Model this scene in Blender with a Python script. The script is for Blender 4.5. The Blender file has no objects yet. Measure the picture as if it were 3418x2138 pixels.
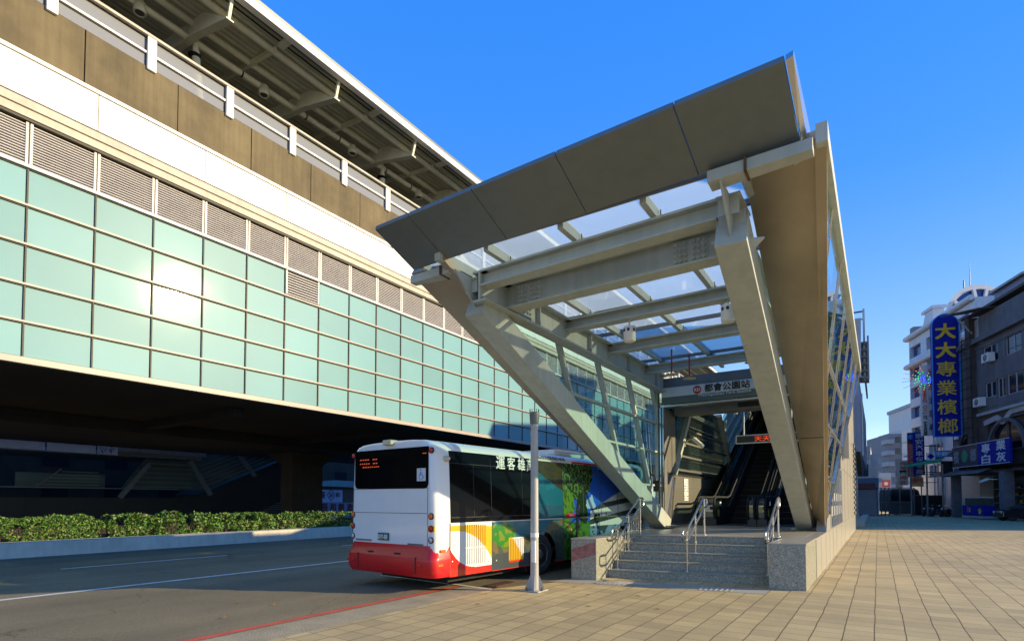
import bpy, math, random
from mathutils import Vector as V, Matrix, noise
random.seed(7)
R = math.radians
scn = bpy.context.scene
col = scn.collection

# ------------------------------------------------------------ camera
cd = bpy.data.cameras.new("camera"); cam = bpy.data.objects.new("camera", cd); col.objects.link(cam)
cam.location = (0, 0, 1.7); cam.rotation_euler = (R(92.0), 0, R(33.2))
cd.sensor_width = 36; cd.lens = 19.654; cd.shift_y = 0.1571; cd.clip_start = 0.1; cd.clip_end = 3000
scn.camera = cam
# ------------------------------------------------------------ sky, sun, exposure
SUN_EL, SUN_AZ = 17.8, 64.6            # azimuth from +Y towards +X
w = bpy.data.worlds.new("World"); scn.world = w; w.use_nodes = True
nt = w.node_tree; bg = nt.nodes["Background"]
sky = nt.nodes.new("ShaderNodeTexSky"); sky.sky_type = 'NISHITA'; sky.sun_disc = False
sky.sun_elevation = R(SUN_EL); sky.sun_rotation = R(SUN_AZ)
sky.air_density = 1.0; sky.dust_density = 0.0; sky.ozone_density = 4.0
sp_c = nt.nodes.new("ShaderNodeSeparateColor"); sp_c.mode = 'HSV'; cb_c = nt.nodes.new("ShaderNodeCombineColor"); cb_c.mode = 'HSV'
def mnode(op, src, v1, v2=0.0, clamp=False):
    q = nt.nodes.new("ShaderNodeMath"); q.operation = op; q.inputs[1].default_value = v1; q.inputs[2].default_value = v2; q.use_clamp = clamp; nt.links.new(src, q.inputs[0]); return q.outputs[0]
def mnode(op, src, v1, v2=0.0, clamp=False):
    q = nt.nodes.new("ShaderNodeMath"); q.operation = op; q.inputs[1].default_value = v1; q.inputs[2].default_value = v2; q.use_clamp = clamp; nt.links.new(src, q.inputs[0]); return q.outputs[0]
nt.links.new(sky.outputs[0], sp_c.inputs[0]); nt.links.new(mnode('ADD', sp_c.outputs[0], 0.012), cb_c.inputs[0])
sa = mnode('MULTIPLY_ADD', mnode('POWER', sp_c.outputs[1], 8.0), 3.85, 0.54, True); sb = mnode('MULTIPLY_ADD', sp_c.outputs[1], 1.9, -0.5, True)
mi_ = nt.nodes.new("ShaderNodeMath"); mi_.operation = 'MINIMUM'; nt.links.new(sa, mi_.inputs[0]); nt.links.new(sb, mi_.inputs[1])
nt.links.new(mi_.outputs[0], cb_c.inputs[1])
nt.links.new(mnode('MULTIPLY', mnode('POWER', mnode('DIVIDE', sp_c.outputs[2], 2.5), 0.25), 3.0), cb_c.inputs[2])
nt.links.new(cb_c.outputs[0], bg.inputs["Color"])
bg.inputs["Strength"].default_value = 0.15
sd = bpy.data.lights.new("sun", 'SUN'); sd.energy = 3.1; sd.angle = R(0.5); sd.color = (1.0, 0.81, 0.48)
sun = bpy.data.objects.new("sun", sd); col.objects.link(sun)
sv = V((math.sin(R(SUN_AZ))*math.cos(R(SUN_EL)), math.cos(R(SUN_AZ))*math.cos(R(SUN_EL)), math.sin(R(SUN_EL))))
sun.rotation_euler = sv.to_track_quat('Z', 'Y').to_euler(); sun.location = sv*200
scn.view_settings.view_transform = 'Standard'; scn.view_settings.look = 'None'
scn.view_settings.gamma = 1; scn.view_settings.exposure = 1.2
scn.cycles.max_bounces = 8; scn.cycles.transparent_max_bounces = 24
scn.cycles.use_denoising = True

# ------------------------------------------------------------ helpers
def mat(name, c, rough=0.6, metal=0.0, var=0.12, scale=2.0, bump=0.0, bscale=None, spec=0.5, coat=0.0, coatr=0.1, streak=0.0, speck=0.0, emit=0.0, stretch=None, c2=None):
    m = bpy.data.materials.new(name); m.use_nodes = True; t = m.node_tree; n = t.nodes; L = t.links
    p = n["Principled BSDF"]; c = tuple(c)
    p.inputs["Roughness"].default_value = rough; p.inputs["Metallic"].default_value = metal
    p.inputs["Specular IOR Level"].default_value = spec
    p.inputs["Coat Weight"].default_value = coat; p.inputs["Coat Roughness"].default_value = coatr
    if emit: 
        p.inputs["Emission Color"].default_value = (*c, 1); p.inputs["Emission Strength"].default_value = emit
    tc = n.new("ShaderNodeTexCoord"); mp = n.new("ShaderNodeMapping"); L.new(tc.outputs["Object"], mp.inputs[0])
    mp.inputs["Scale"].default_value = stretch or (1, 1, 1)
    nz = n.new("ShaderNodeTexNoise"); nz.inputs["Scale"].default_value = scale; nz.inputs["Detail"].default_value = 6
    nz.inputs["Roughness"].default_value = 0.6
    L.new(mp.outputs[0], nz.inputs["Vector"])
    rp = n.new("ShaderNodeValToRGB"); L.new(nz.outputs["Fac"], rp.inputs[0])
    d = tuple(max(0, x*(1-var)) for x in c); e = tuple(min(1, x*(1+var)) for x in c)
    if c2: d, e = c, tuple(c2)
    rp.color_ramp.elements[0].position = 0.32; rp.color_ramp.elements[1].position = 0.68
    rp.color_ramp.elements[0].color = (*d, 1); rp.color_ramp.elements[1].color = (*e, 1)
    out = rp.outputs[0]
    if streak:
        m2 = n.new("ShaderNodeMapping"); m2.inputs["Scale"].default_value = (6, 6, 0.35); L.new(tc.outputs["Object"], m2.inputs[0])
        n2 = n.new("ShaderNodeTexNoise"); n2.inputs["Scale"].default_value = 1.0; n2.inputs["Detail"].default_value = 5; L.new(m2.outputs[0], n2.inputs["Vector"])
        r2 = n.new("ShaderNodeValToRGB"); L.new(n2.outputs["Fac"], r2.inputs[0])
        r2.color_ramp.elements[0].position = 0.35; r2.color_ramp.elements[1].position = 0.62
        r2.color_ramp.elements[0].color = (1-streak, 1-streak, 1-streak, 1); r2.color_ramp.elements[1].color = (1, 1, 1, 1)
        mx = n.new("ShaderNodeMix"); mx.data_type = 'RGBA'; mx.blend_type = 'MULTIPLY'; mx.inputs[0].default_value = 1
        L.new(out, mx.inputs[6]); L.new(r2.outputs[0], mx.inputs[7]); out = mx.outputs[2]
    if speck:
        n3 = n.new("ShaderNodeTexNoise"); n3.inputs["Scale"].default_value = 85; n3.inputs["Detail"].default_value = 3; L.new(tc.outputs["Object"], n3.inputs["Vector"])
        r3 = n.new("ShaderNodeValToRGB"); L.new(n3.outputs["Fac"], r3.inputs[0])
        r3.color_ramp.elements[0].position = 0.42; r3.color_ramp.elements[1].position = 0.60
        r3.color_ramp.elements[0].color = (1-speck,)*3+(1,); r3.color_ramp.elements[1].color = (1+speck*.5,)*3+(1,)
        mx = n.new("ShaderNodeMix"); mx.data_type = 'RGBA'; mx.blend_type = 'MULTIPLY'; mx.inputs[0].default_value = 1
        L.new(out, mx.inputs[6]); L.new(r3.outputs[0], mx.inputs[7]); out = mx.outputs[2]
    L.new(out, p.inputs["Base Color"])
    if bump:
        nb = n.new("ShaderNodeTexNoise"); nb.inputs["Scale"].default_value = bscale or scale*8; nb.inputs["Detail"].default_value = 4
        L.new(tc.outputs["Object"], nb.inputs["Vector"])
        b = n.new("ShaderNodeBump"); b.inputs["Strength"].default_value = bump; b.inputs["Distance"].default_value = 0.02
        L.new(nb.outputs["Fac"], b.inputs["Height"]); L.new(b.outputs[0], p.inputs["Normal"])
    return m

def glass(name, tint, refl=0.12, rough=0.02, opac=0.0, body=(0.3, 0.45, 0.45), frost=False):
    m = bpy.data.materials.new(name); m.use_nodes = True; t = m.node_tree; n = t.nodes; L = t.links
    n.remove(n["Principled BSDF"]); o = n["Material Output"]
    tr = n.new("ShaderNodeBsdfTransparent"); tr.inputs[0].default_value = (*tint, 1)
    gl = n.new("ShaderNodeBsdfGlossy"); gl.inputs["Roughness"].default_value = rough; gl.inputs[0].default_value = (0.95, 0.97, 1, 1)
    df = n.new("ShaderNodeBsdfTranslucent" if frost else "ShaderNodeBsdfDiffuse"); df.inputs[0].default_value = (*body, 1)
    m1 = n.new("ShaderNodeMixShader"); m1.inputs[0].default_value = opac
    L.new(tr.outputs[0], m1.inputs[1]); L.new(df.outputs[0], m1.inputs[2])
    fr = n.new("ShaderNodeFresnel"); fr.inputs["IOR"].default_value = 1.5
    ad = n.new("ShaderNodeMath"); ad.operation = 'ADD'; ad.use_clamp = True; ad.inputs[1].default_value = refl; L.new(fr.outputs[0], ad.inputs[0])
    ge = n.new("ShaderNodeNewGeometry"); iv = n.new("ShaderNodeMath"); iv.operation = 'SUBTRACT'; iv.inputs[0].default_value = 1; L.new(ge.outputs["Backfacing"], iv.inputs[1])
    mu = n.new("ShaderNodeMath"); mu.operation = 'MULTIPLY'; L.new(ad.outputs[0], mu.inputs[0]); L.new(iv.outputs[0], mu.inputs[1]); ad = mu
    m2 = n.new("ShaderNodeMixShader"); L.new(ad.outputs[0], m2.inputs[0]); L.new(m1.outputs[0], m2.inputs[1]); L.new(gl.outputs[0], m2.inputs[2])
    L.new(m2.outputs[0], o.inputs[0]); return m

class MB:
    def __init__(s): s.v = []; s.f = []; s.m = []; s.sm = []; s.mats = []
    def mi(s, m):
        if m not in s.mats: s.mats.append(m)
        return s.mats.index(m)
    def add(s, vs, fs, m, smooth=False):
        b = len(s.v); k = s.mi(m); s.v += [V(x) for x in vs]
        for f in fs: s.f.append([b+i for i in f]); s.m.append(k); s.sm.append(smooth)
        return s
    def hexa(s, p, m):   # p: 4 bottom (ccw) + 4 top
        return s.add(p, [(3, 2, 1, 0), (4, 5, 6, 7), (0, 1, 5, 4), (1, 2, 6, 5), (2, 3, 7, 6), (3, 0, 4, 7)], m)
    def box(s, x0, x1, y0, y1, z0, z1, m):
        return s.hexa([(x0, y0, z0), (x1, y0, z0), (x1, y1, z0), (x0, y1, z0), (x0, y0, z1), (x1, y0, z1), (x1, y1, z1), (x0, y1, z1)], m)
    def obox(s, o, X, Y, a0, a1, b0, b1, z0, z1, m):
        o, X, Y = V(o), V(X), V(Y); Z = V((0, 0, 1)); P = lambda a, b, c: o+X*a+Y*b+Z*c
        return s.hexa([P(a0, b0, z0), P(a1, b0, z0), P(a1, b1, z0), P(a0, b1, z0), P(a0, b0, z1), P(a1, b0, z1), P(a1, b1, z1), P(a0, b1, z1)], m)
    def beam(s, a, b, wd, ht, m, up=(0, 0, 1)):
        a, b = V(a), V(b); d = (b-a).normalized(); sx = d.cross(V(up)); sx.normalize(); u = sx.cross(d).normalized()
        sx *= wd/2; u *= ht/2
        return s.hexa([a-sx-u, a+sx-u, b+sx-u, b-sx-u, a-sx+u, a+sx+u, b+sx+u, b-sx+u], m)
    def prism(s, poly, off, m):
        n = len(poly); a = [V(p) for p in poly]; b = [p+V(off) for p in a]
        return s.add(a+b, [tuple(range(n)), tuple(range(2*n-1, n-1, -1))]+[(i, i+n, (i+1) % n+n, (i+1) % n) for i in range(n)], m)
    def tube(s, pts, r, m, n=10, cap=True):
        pts = [V(p) for p in pts]; rings = []; N = len(pts); u = None
        for i, p in enumerate(pts):
            d = (pts[min(i+1, N-1)]-pts[max(i-1, 0)]).normalized()
            if u is None: u = d.orthogonal().normalized()
            u = (u-d*u.dot(d)).normalized(); q = d.cross(u); rr = r[i] if isinstance(r, (list, tuple)) else r
            rings += [p+(u*math.cos(2*math.pi*k/n)+q*math.sin(2*math.pi*k/n))*rr for k in range(n)]
        fs = [(i*n+k, i*n+(k+1) % n, (i+1)*n+(k+1) % n, (i+1)*n+k) for i in range(N-1) for k in range(n)]
        s.add(rings, fs, m, True)
        if cap:
            s.add(rings[:n], [tuple(range(n-1, -1, -1))], m); s.add(rings[-n:], [tuple(range(n))], m)
        return s
    def lathe(s, prof, c, ax, m, n=20, smooth=True):   # prof: (r, t) along axis
        c, ax = V(c), V(ax).normalized(); u = ax.orthogonal().normalized(); q = ax.cross(u); vs = []
        for r, t in prof: vs += [c+ax*t+(u*math.cos(2*math.pi*k/n)+q*math.sin(2*math.pi*k/n))*r for k in range(n)]
        fs = [(i*n+k, i*n+(k+1) % n, (i+1)*n+(k+1) % n, (i+1)*n+k) for i in range(len(prof)-1) for k in range(n)]
        s.add(vs, fs, m, smooth)
        if prof[0][0] > 1e-4: s.add(vs[:n], [tuple(range(n-1, -1, -1))], m)
        if prof[-1][0] > 1e-4: s.add(vs[-n:], [tuple(range(n))], m)
        return s
    def sheet(s, poly, m): return s.add(poly, [tuple(range(len(poly)))], m)
    def text(s, body, c, xd, yd, h, m, bold=0.0, wmax=None, ex=0.02, shear=0.0):
        cu = bpy.data.curves.new("lettering", 'FONT'); cu.body = body; cu.size = 1; cu.extrude = ex; cu.resolution_u = 3; cu.shear = shear
        o = bpy.data.objects.new("lettering", cu); col.objects.link(o)
        dg = bpy.context.evaluated_depsgraph_get(); me = bpy.data.meshes.new_from_object(o.evaluated_get(dg))
        vs = [x.co.copy() for x in me.vertices]; fs = [tuple(p.vertices) for p in me.polygons]
        bpy.data.objects.remove(o); bpy.data.curves.remove(cu); bpy.data.meshes.remove(me)
        if not vs: return s
        x0, x1 = min(v.x for v in vs), max(v.x for v in vs); y0, y1 = min(v.y for v in vs), max(v.y for v in vs)
        k = h/(y1-y0); kx = k if not wmax else min(wmax/(x1-x0), k*3) if wmax < 0 else wmax/(x1-x0)
        c, xd, yd = V(c), V(xd).normalized(), V(yd).normalized(); zd = xd.cross(yd)
        sh = [(0, 0)] if bold < .004 else [(0, 0), (bold, bold), (-bold, bold), (bold, -bold), (-bold, -bold)]
        for q, (bx, by) in enumerate(sh): s.add([c+xd*((v.x-(x0+x1)/2+bx)*kx)+yd*((v.y-(y0+y1)/2+by)*k)+zd*(v.z*0.3+0.004+q*.0006) for v in vs], fs, m)
        return s

LOC = {}
def mesh(mb, name, loc=(0, 0, 0)):
    me = bpy.data.meshes.new(name); l = V(loc)
    me.from_pydata([v-l for v in mb.v], [], mb.f)
    for m in mb.mats: me.materials.append(m)
    me.polygons.foreach_set("material_index", mb.m); me.polygons.foreach_set("use_smooth", mb.sm); me.update()
    if any(m.name.endswith("_glass") for m in mb.mats):
        import bmesh
        bm = bmesh.new(); bm.from_mesh(me); bmesh.ops.recalc_face_normals(bm, faces=bm.faces); bm.to_mesh(me); bm.free()
    return me
def tag(o, label=None, cat=None, group=None, kind=None):
    if label: o["label"] = label
    if cat: o["category"] = cat
    if group: o["group"] = group
    if kind: o["kind"] = kind
    return o
def thing(name, label, cat, loc, group=None):
    o = bpy.data.objects.new(name, None); col.objects.link(o); o.location = loc; o.empty_display_size = 0.2
    LOC[o.name] = V(loc); return tag(o, label, cat, group)
def part(mb, name, parent, label=None, bevel=0.0, kind=None):
    l = LOC[parent.name]; o = bpy.data.objects.new(name, mesh(mb, name, l)); col.objects.link(o); o.parent = parent
    LOC[o.name] = l
    if label: o["label"] = label
    if kind: o["kind"] = kind
    if bevel: bv(o, bevel)
    return o
def bv(o, wd):
    b = o.modifiers.new("bevel", 'BEVEL'); b.width = wd; b.segments = 2; b.limit_method = 'ANGLE'; b.angle_limit = R(40)
def single(mb, name, label, cat, loc, group=None, bevel=0.0):
    o = bpy.data.objects.new(name, mesh(mb, name, loc)); col.objects.link(o); o.location = loc; LOC[o.name] = V(loc)
    if bevel: bv(o, bevel)
    return tag(o, label, cat, group)
def struct(mb, name, kind='structure'):
    o = bpy.data.objects.new(name, mesh(mb, name)); col.objects.link(o); o["kind"] = kind; return o
def copyp(o, name, parent, off):
    c = o.copy(); col.objects.link(c); c.parent = parent; c.location = o.location+V(off); return c
def copy_tree(root, loc, label, group=None):
    r = root.copy(); col.objects.link(r); r.location = loc; r["label"] = label
    if group: r["group"] = group
    for ch in list(root.children):
        c = ch.copy(); col.objects.link(c); c.parent = r
        for g in list(ch.children):
            d = g.copy(); col.objects.link(d); d.parent = c
    return r
Z = V((0, 0, 1))

# ------------------------------------------------------------ materials
M = dict(
 teal=mat("teal_glass", (0.168, 0.345, 0.365), 0.42, var=0.06, scale=0.22, spec=0.2, coat=0.3, coatr=0.055),
 trim=mat("pale_trim", (0.40, 0.335, 0.28), 0.45, var=0.08, scale=1.5),
 dark=mat("dark_joint", (0.05, 0.042, 0.03), 0.6),
 louver=mat("louver_paint", (0.62, 0.58, 0.54), 0.5, var=0.06),
 beige=mat("beige_ledge", (0.52, 0.45, 0.36), 0.6, var=0.1, streak=0.1),
 whitep=mat("white_panel", (0.80, 0.77, 0.70), 0.4, var=0.03),
 conc=mat("stained_concrete", (0.15, 0.115, 0.058), 0.85, var=0.30, scale=0.5, bump=0.3, streak=0.16),
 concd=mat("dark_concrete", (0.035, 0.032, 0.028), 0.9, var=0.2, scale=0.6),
 steel=mat("canopy_paint", (0.44, 0.47, 0.41), 0.5, var=0.07, scale=1.3, streak=0.12),
 roofst=mat("roof_paint", (0.78, 0.76, 0.56), 0.55, var=0.1, scale=1.0),
 deck=mat("metal_deck", (0.58, 0.57, 0.42), 0.5, var=0.1, scale=1.0),
 fascia=mat("fascia_metal", (0.17, 0.195, 0.19), 0.45, metal=0.25, var=0.05, scale=0.5, streak=0.07),
 brown=mat("bronze_panel", (0.40, 0.325, 0.215), 0.42, metal=0.35, var=0.2, scale=0.6),
 rust=mat("rust", (0.12, 0.065, 0.03), 0.9, var=0.4, scale=12),
 gran=mat("granite", (0.34, 0.33, 0.25), 0.35, var=0.3, scale=22, speck=0.5),
 granl=mat("pale_stone", (0.40, 0.37, 0.30), 0.3, var=0.07, scale=1.2, speck=0.12),
 stain=mat("stainless", (0.62, 0.60, 0.55), 0.22, metal=0.95, var=0.06),
 steelp=mat("brushed_panel", (0.45, 0.44, 0.38), 0.32, metal=0.8, var=0.1, scale=0.8),
 black=mat("black_plastic", (0.015, 0.015, 0.016), 0.35, var=0.1),
 blackm=mat("matt_black", (0.012, 0.012, 0.012), 0.8, var=0.1),
 asph=mat("asphalt", (0.20, 0.165, 0.095), 0.9, var=0.16, scale=0.35, bump=0.5, bscale=120, speck=0.35),
 paint=mat("road_paint", (0.62, 0.62, 0.58), 0.7, var=0.18, scale=3),
 redp=mat("red_paint", (0.55, 0.075, 0.045), 0.7, var=0.2, scale=3),
 buswh=mat("bus_white", (0.74, 0.74, 0.70), 0.28, var=0.03, coat=0.6, coatr=0.06),
 busred=mat("bus_red", (0.62, 0.010, 0.012), 0.38, var=0.05, coat=0.3, coatr=0.08),
 busyel=mat("bus_yellow", (0.72, 0.43, 0.02), 0.3, var=0.04, coat=0.5),
 busblk=mat("bus_glass", (0.004, 0.004, 0.004), 0.05, var=0.0, spec=0.08),
 tyre=mat("tyre", (0.025, 0.025, 0.025), 0.85, var=0.2, scale=8),
 rim=mat("wheel_rim", (0.16, 0.16, 0.15), 0.5, metal=0.5, var=0.2, scale=6),
 lamp_r=mat("red_lens", (0.55, 0.03, 0.01), 0.2, var=0.05), lamp_o=mat("orange_lens", (0.75, 0.16, 0.01), 0.25),
 lens=mat("clear_lens", (0.5, 0.52, 0.5), 0.2, metal=0.4), cream=mat("cream_plastic", (0.58, 0.50, 0.32), 0.45),
 plate=mat("plate_green", (0.02, 0.10, 0.06), 0.5), white=mat("white_paint", (0.78, 0.78, 0.74), 0.55, var=0.04),
 blue=mat("sign_blue", (0.006, 0.014, 0.24), 0.6, var=0.05, spec=0.15), yel=mat("sign_yellow", (0.62, 0.42, 0.02), 0.5, var=0.05),
 ltblue=mat("pictogram_blue", (0.03, 0.22, 0.6), 0.5), signw=mat("sign_white", (0.62, 0.62, 0.58), 0.5, var=0.05),
 signg=mat("sign_grey_green", (0.10, 0.13, 0.12), 0.45), redl=mat("sign_red", (0.55, 0.02, 0.02), 0.5),
 ink=mat("ink_black", (0.01, 0.01, 0.01), 0.6),
 pole=mat("pole_paint", (0.42, 0.41, 0.37), 0.45, var=0.1, scale=3, streak=0.1),
 grey=mat("grey_metal", (0.17, 0.17, 0.16), 0.5, metal=0.3),
 ledd=mat("led_dim", (0.9, 0.10, 0.02), 0.5, var=0, emit=0.16), led=mat("led_red", (1.0, 0.08, 0.02), 0.5, var=0, emit=0.35), ledg=mat("led_green", (0.05, 1, 0.2), 0.5, var=0, emit=1.1),
 ledb=mat("led_blue", (0.05, 0.1, 1), 0.5, var=0, emit=1.3), ledo=mat("led_orange", (1, 0.3, 0.05), 0.5, var=0, emit=1.1),
 tile1=mat("facade_grey", (0.12, 0.115, 0.12), 0.7, var=0.18, scale=0.7, streak=0.25),
 tile2=mat("facade_brown", (0.065, 0.05, 0.042), 0.7, var=0.2, scale=1.2), tile3=mat("facade_pale", (0.36, 0.36, 0.36), 0.6, var=0.08, streak=0.12),
 tilew=mat("white_tile", (0.62, 0.63, 0.64), 0.5, var=0.06, streak=0.1),
 tileb=mat("facade_blue_tile", (0.17, 0.19, 0.28), 0.5, var=0.1), apt=mat("apartment_wall", (0.66, 0.60, 0.52), 0.7, var=0.08),
 green=mat("green_canvas", (0.02, 0.24, 0.12), 0.7, var=0.15), wing=glass("window_glass", (0.2, 0.25, 0.3), 0.12, 0.03, 0.75, (0.02, 0.025, 0.03)),
 wdark=mat("window_dark", (0.015, 0.02, 0.03), 0.08, var=0.1), wblue=mat("blue_glass", (0.012, 0.05, 0.22), 0.06, var=0.1),
 roofg=glass("roof_glass", (0.84, 0.92, 0.92), 0.0, 0.02, 0.42, (0.86, 0.90, 0.84), True),
 sideg=glass("side_glass", (0.68, 0.86, 0.86), 0.15, 0.01, 0.04, (0.2, 0.4, 0.38)),
 railg=glass("rail_glass", (0.75, 0.76, 0.74), 0.03, 0.05, 0.55, (0.42, 0.42, 0.40)),
 escg=glass("balustrade_glass", (0.45, 0.55, 0.52), 0.05, 0.02, 0.1, (0.1, 0.15, 0.14)),
 soil=mat("soil", (0.05, 0.035, 0.02), 0.95, var=0.4, scale=4), kerb=mat("kerb_concrete", (0.56, 0.50, 0.38), 0.8, var=0.12, scale=1.2, streak=0.1),
 redpipe=mat("red_pipe", (0.40, 0.03, 0.02), 0.5), ylw=mat("yellow_sticker", (0.65, 0.45, 0.03), 0.5), chrome=mat("chrome", (0.7, 0.7, 0.7), 0.12, metal=1, var=0.02),
 lf1=mat("leaf_mid", (0.08, 0.19, 0.022), 0.5, var=0.4, scale=5), lf2=mat("leaf_light", (0.13, 0.26, 0.03), 0.5, var=0.3, scale=5),
 lf3=mat("leaf_dark", (0.03, 0.085, 0.018), 0.5, var=0.4, scale=5), lf4=mat("leaf_olive", (0.20, 0.20, 0.06), 0.5, var=0.3, scale=5),
 twig=mat("twig", (0.07, 0.05, 0.03), 0.9), dry=mat("dry_leaf", (0.30, 0.13, 0.02), 0.8, var=0.5, scale=20),
)
t = M['teal'].node_tree; n = t.nodes; L = t.links
ge = n.new("ShaderNodeNewGeometry"); oi = n.new("ShaderNodeObjectInfo")
for q in n:
    if q.type == 'MAPPING': L.new(ge.outputs["Position"], q.inputs[0])
hv = n.new("ShaderNodeHueSaturation"); pb = n["Principled BSDF"]; src = pb.inputs["Base Color"].links[0].from_socket; L.new(src, hv.inputs["Color"]); L.new(hv.outputs[0], pb.inputs["Base Color"])
rr = n.new("ShaderNodeMapRange"); rr.inputs["To Min"].default_value = 0.90; rr.inputs["To Max"].default_value = 1.08; L.new(rr.outputs[0], hv.inputs["Value"])
dvn = n.new("ShaderNodeVectorMath"); dvn.operation = 'MULTIPLY_ADD'; dvn.inputs[1].default_value = (0, 1/1.8125, 1/1.19); dvn.inputs[2].default_value = (0, -6.04/1.8125+40, -5.13); L.new(ge.outputs["Position"], dvn.inputs[0])
fl = n.new("ShaderNodeVectorMath"); fl.operation = 'FLOOR'; L.new(dvn.outputs[0], fl.inputs[0]); wn = n.new("ShaderNodeTexWhiteNoise"); L.new(fl.outputs[0], wn.inputs["Vector"]); L.new(wn.outputs["Value"], rr.inputs["Value"])
lw = n.new("ShaderNodeTexNoise"); lw.inputs["Scale"].default_value = 0.55; lw.inputs["Detail"].default_value = 1; L.new(ge.outputs["Position"], lw.inputs["Vector"])
ba = n.new("ShaderNodeMath"); ba.operation = 'MULTIPLY_ADD'; ba.inputs[1].default_value = 1.0; L.new(lw.outputs["Fac"], ba.inputs[0])
bn = n.new("ShaderNodeBump"); bn.inputs["Strength"].default_value = 0.5; bn.inputs["Distance"].default_value = 0.02; L.new(ba.outputs[0], bn.inputs["Height"]); L.new(bn.outputs[0], pb.inputs["Coat Normal"])
# road: worn lanes, patches and fine cracks
t = M['asph'].node_tree; n = t.nodes; L = t.links; pb = n["Principled BSDF"]; src = pb.inputs["Base Color"].links[0].from_socket
tc = n.new("ShaderNodeTexCoord"); mp = n.new("ShaderNodeMapping"); mp.inputs["Scale"].default_value = (1.1, .07, 1); L.new(tc.outputs["Object"], mp.inputs[0])
n1 = n.new("ShaderNodeTexNoise"); n1.inputs["Scale"].default_value = 1.0; n1.inputs["Detail"].default_value = 4; L.new(mp.outputs[0], n1.inputs["Vector"])
m1 = n.new("ShaderNodeMapRange"); m1.inputs["From Min"].default_value = .35; m1.inputs["From Max"].default_value = .65; m1.inputs["To Min"].default_value = .80; m1.inputs["To Max"].default_value = 1.08; L.new(n1.outputs["Fac"], m1.inputs["Value"])
vw = n.new("ShaderNodeTexNoise"); vw.inputs["Scale"].default_value = 1.5; L.new(tc.outputs["Object"], vw.inputs["Vector"])
va = n.new("ShaderNodeVectorMath"); va.operation = 'MULTIPLY_ADD'; va.inputs[1].default_value = (.9, .9, 0); L.new(vw.outputs["Color"], va.inputs[0]); L.new(tc.outputs["Object"], va.inputs[2])
vo = n.new("ShaderNodeTexVoronoi"); vo.feature = 'DISTANCE_TO_EDGE'; vo.inputs["Scale"].default_value = .33; L.new(va.outputs[0], vo.inputs["Vector"])
cr = n.new("ShaderNodeMapRange"); cr.inputs["From Min"].default_value = .001; cr.inputs["From Max"].default_value = .006; cr.inputs["To Min"].default_value = .62; cr.inputs["To Max"].default_value = 1; L.new(vo.outputs["Distance"], cr.inputs["Value"])
mm = n.new("ShaderNodeMath"); mm.operation = 'MULTIPLY'; L.new(m1.outputs[0], mm.inputs[0]); L.new(cr.outputs[0], mm.inputs[1])
mx = n.new("ShaderNodeMix"); mx.data_type = 'RGBA'; mx.blend_type = 'MULTIPLY'; mx.inputs[0].default_value = 1; L.new(src, mx.inputs[6]); L.new(mm.outputs[0], mx.inputs[7]); L.new(mx.outputs[2], pb.inputs["Base Color"])
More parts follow.
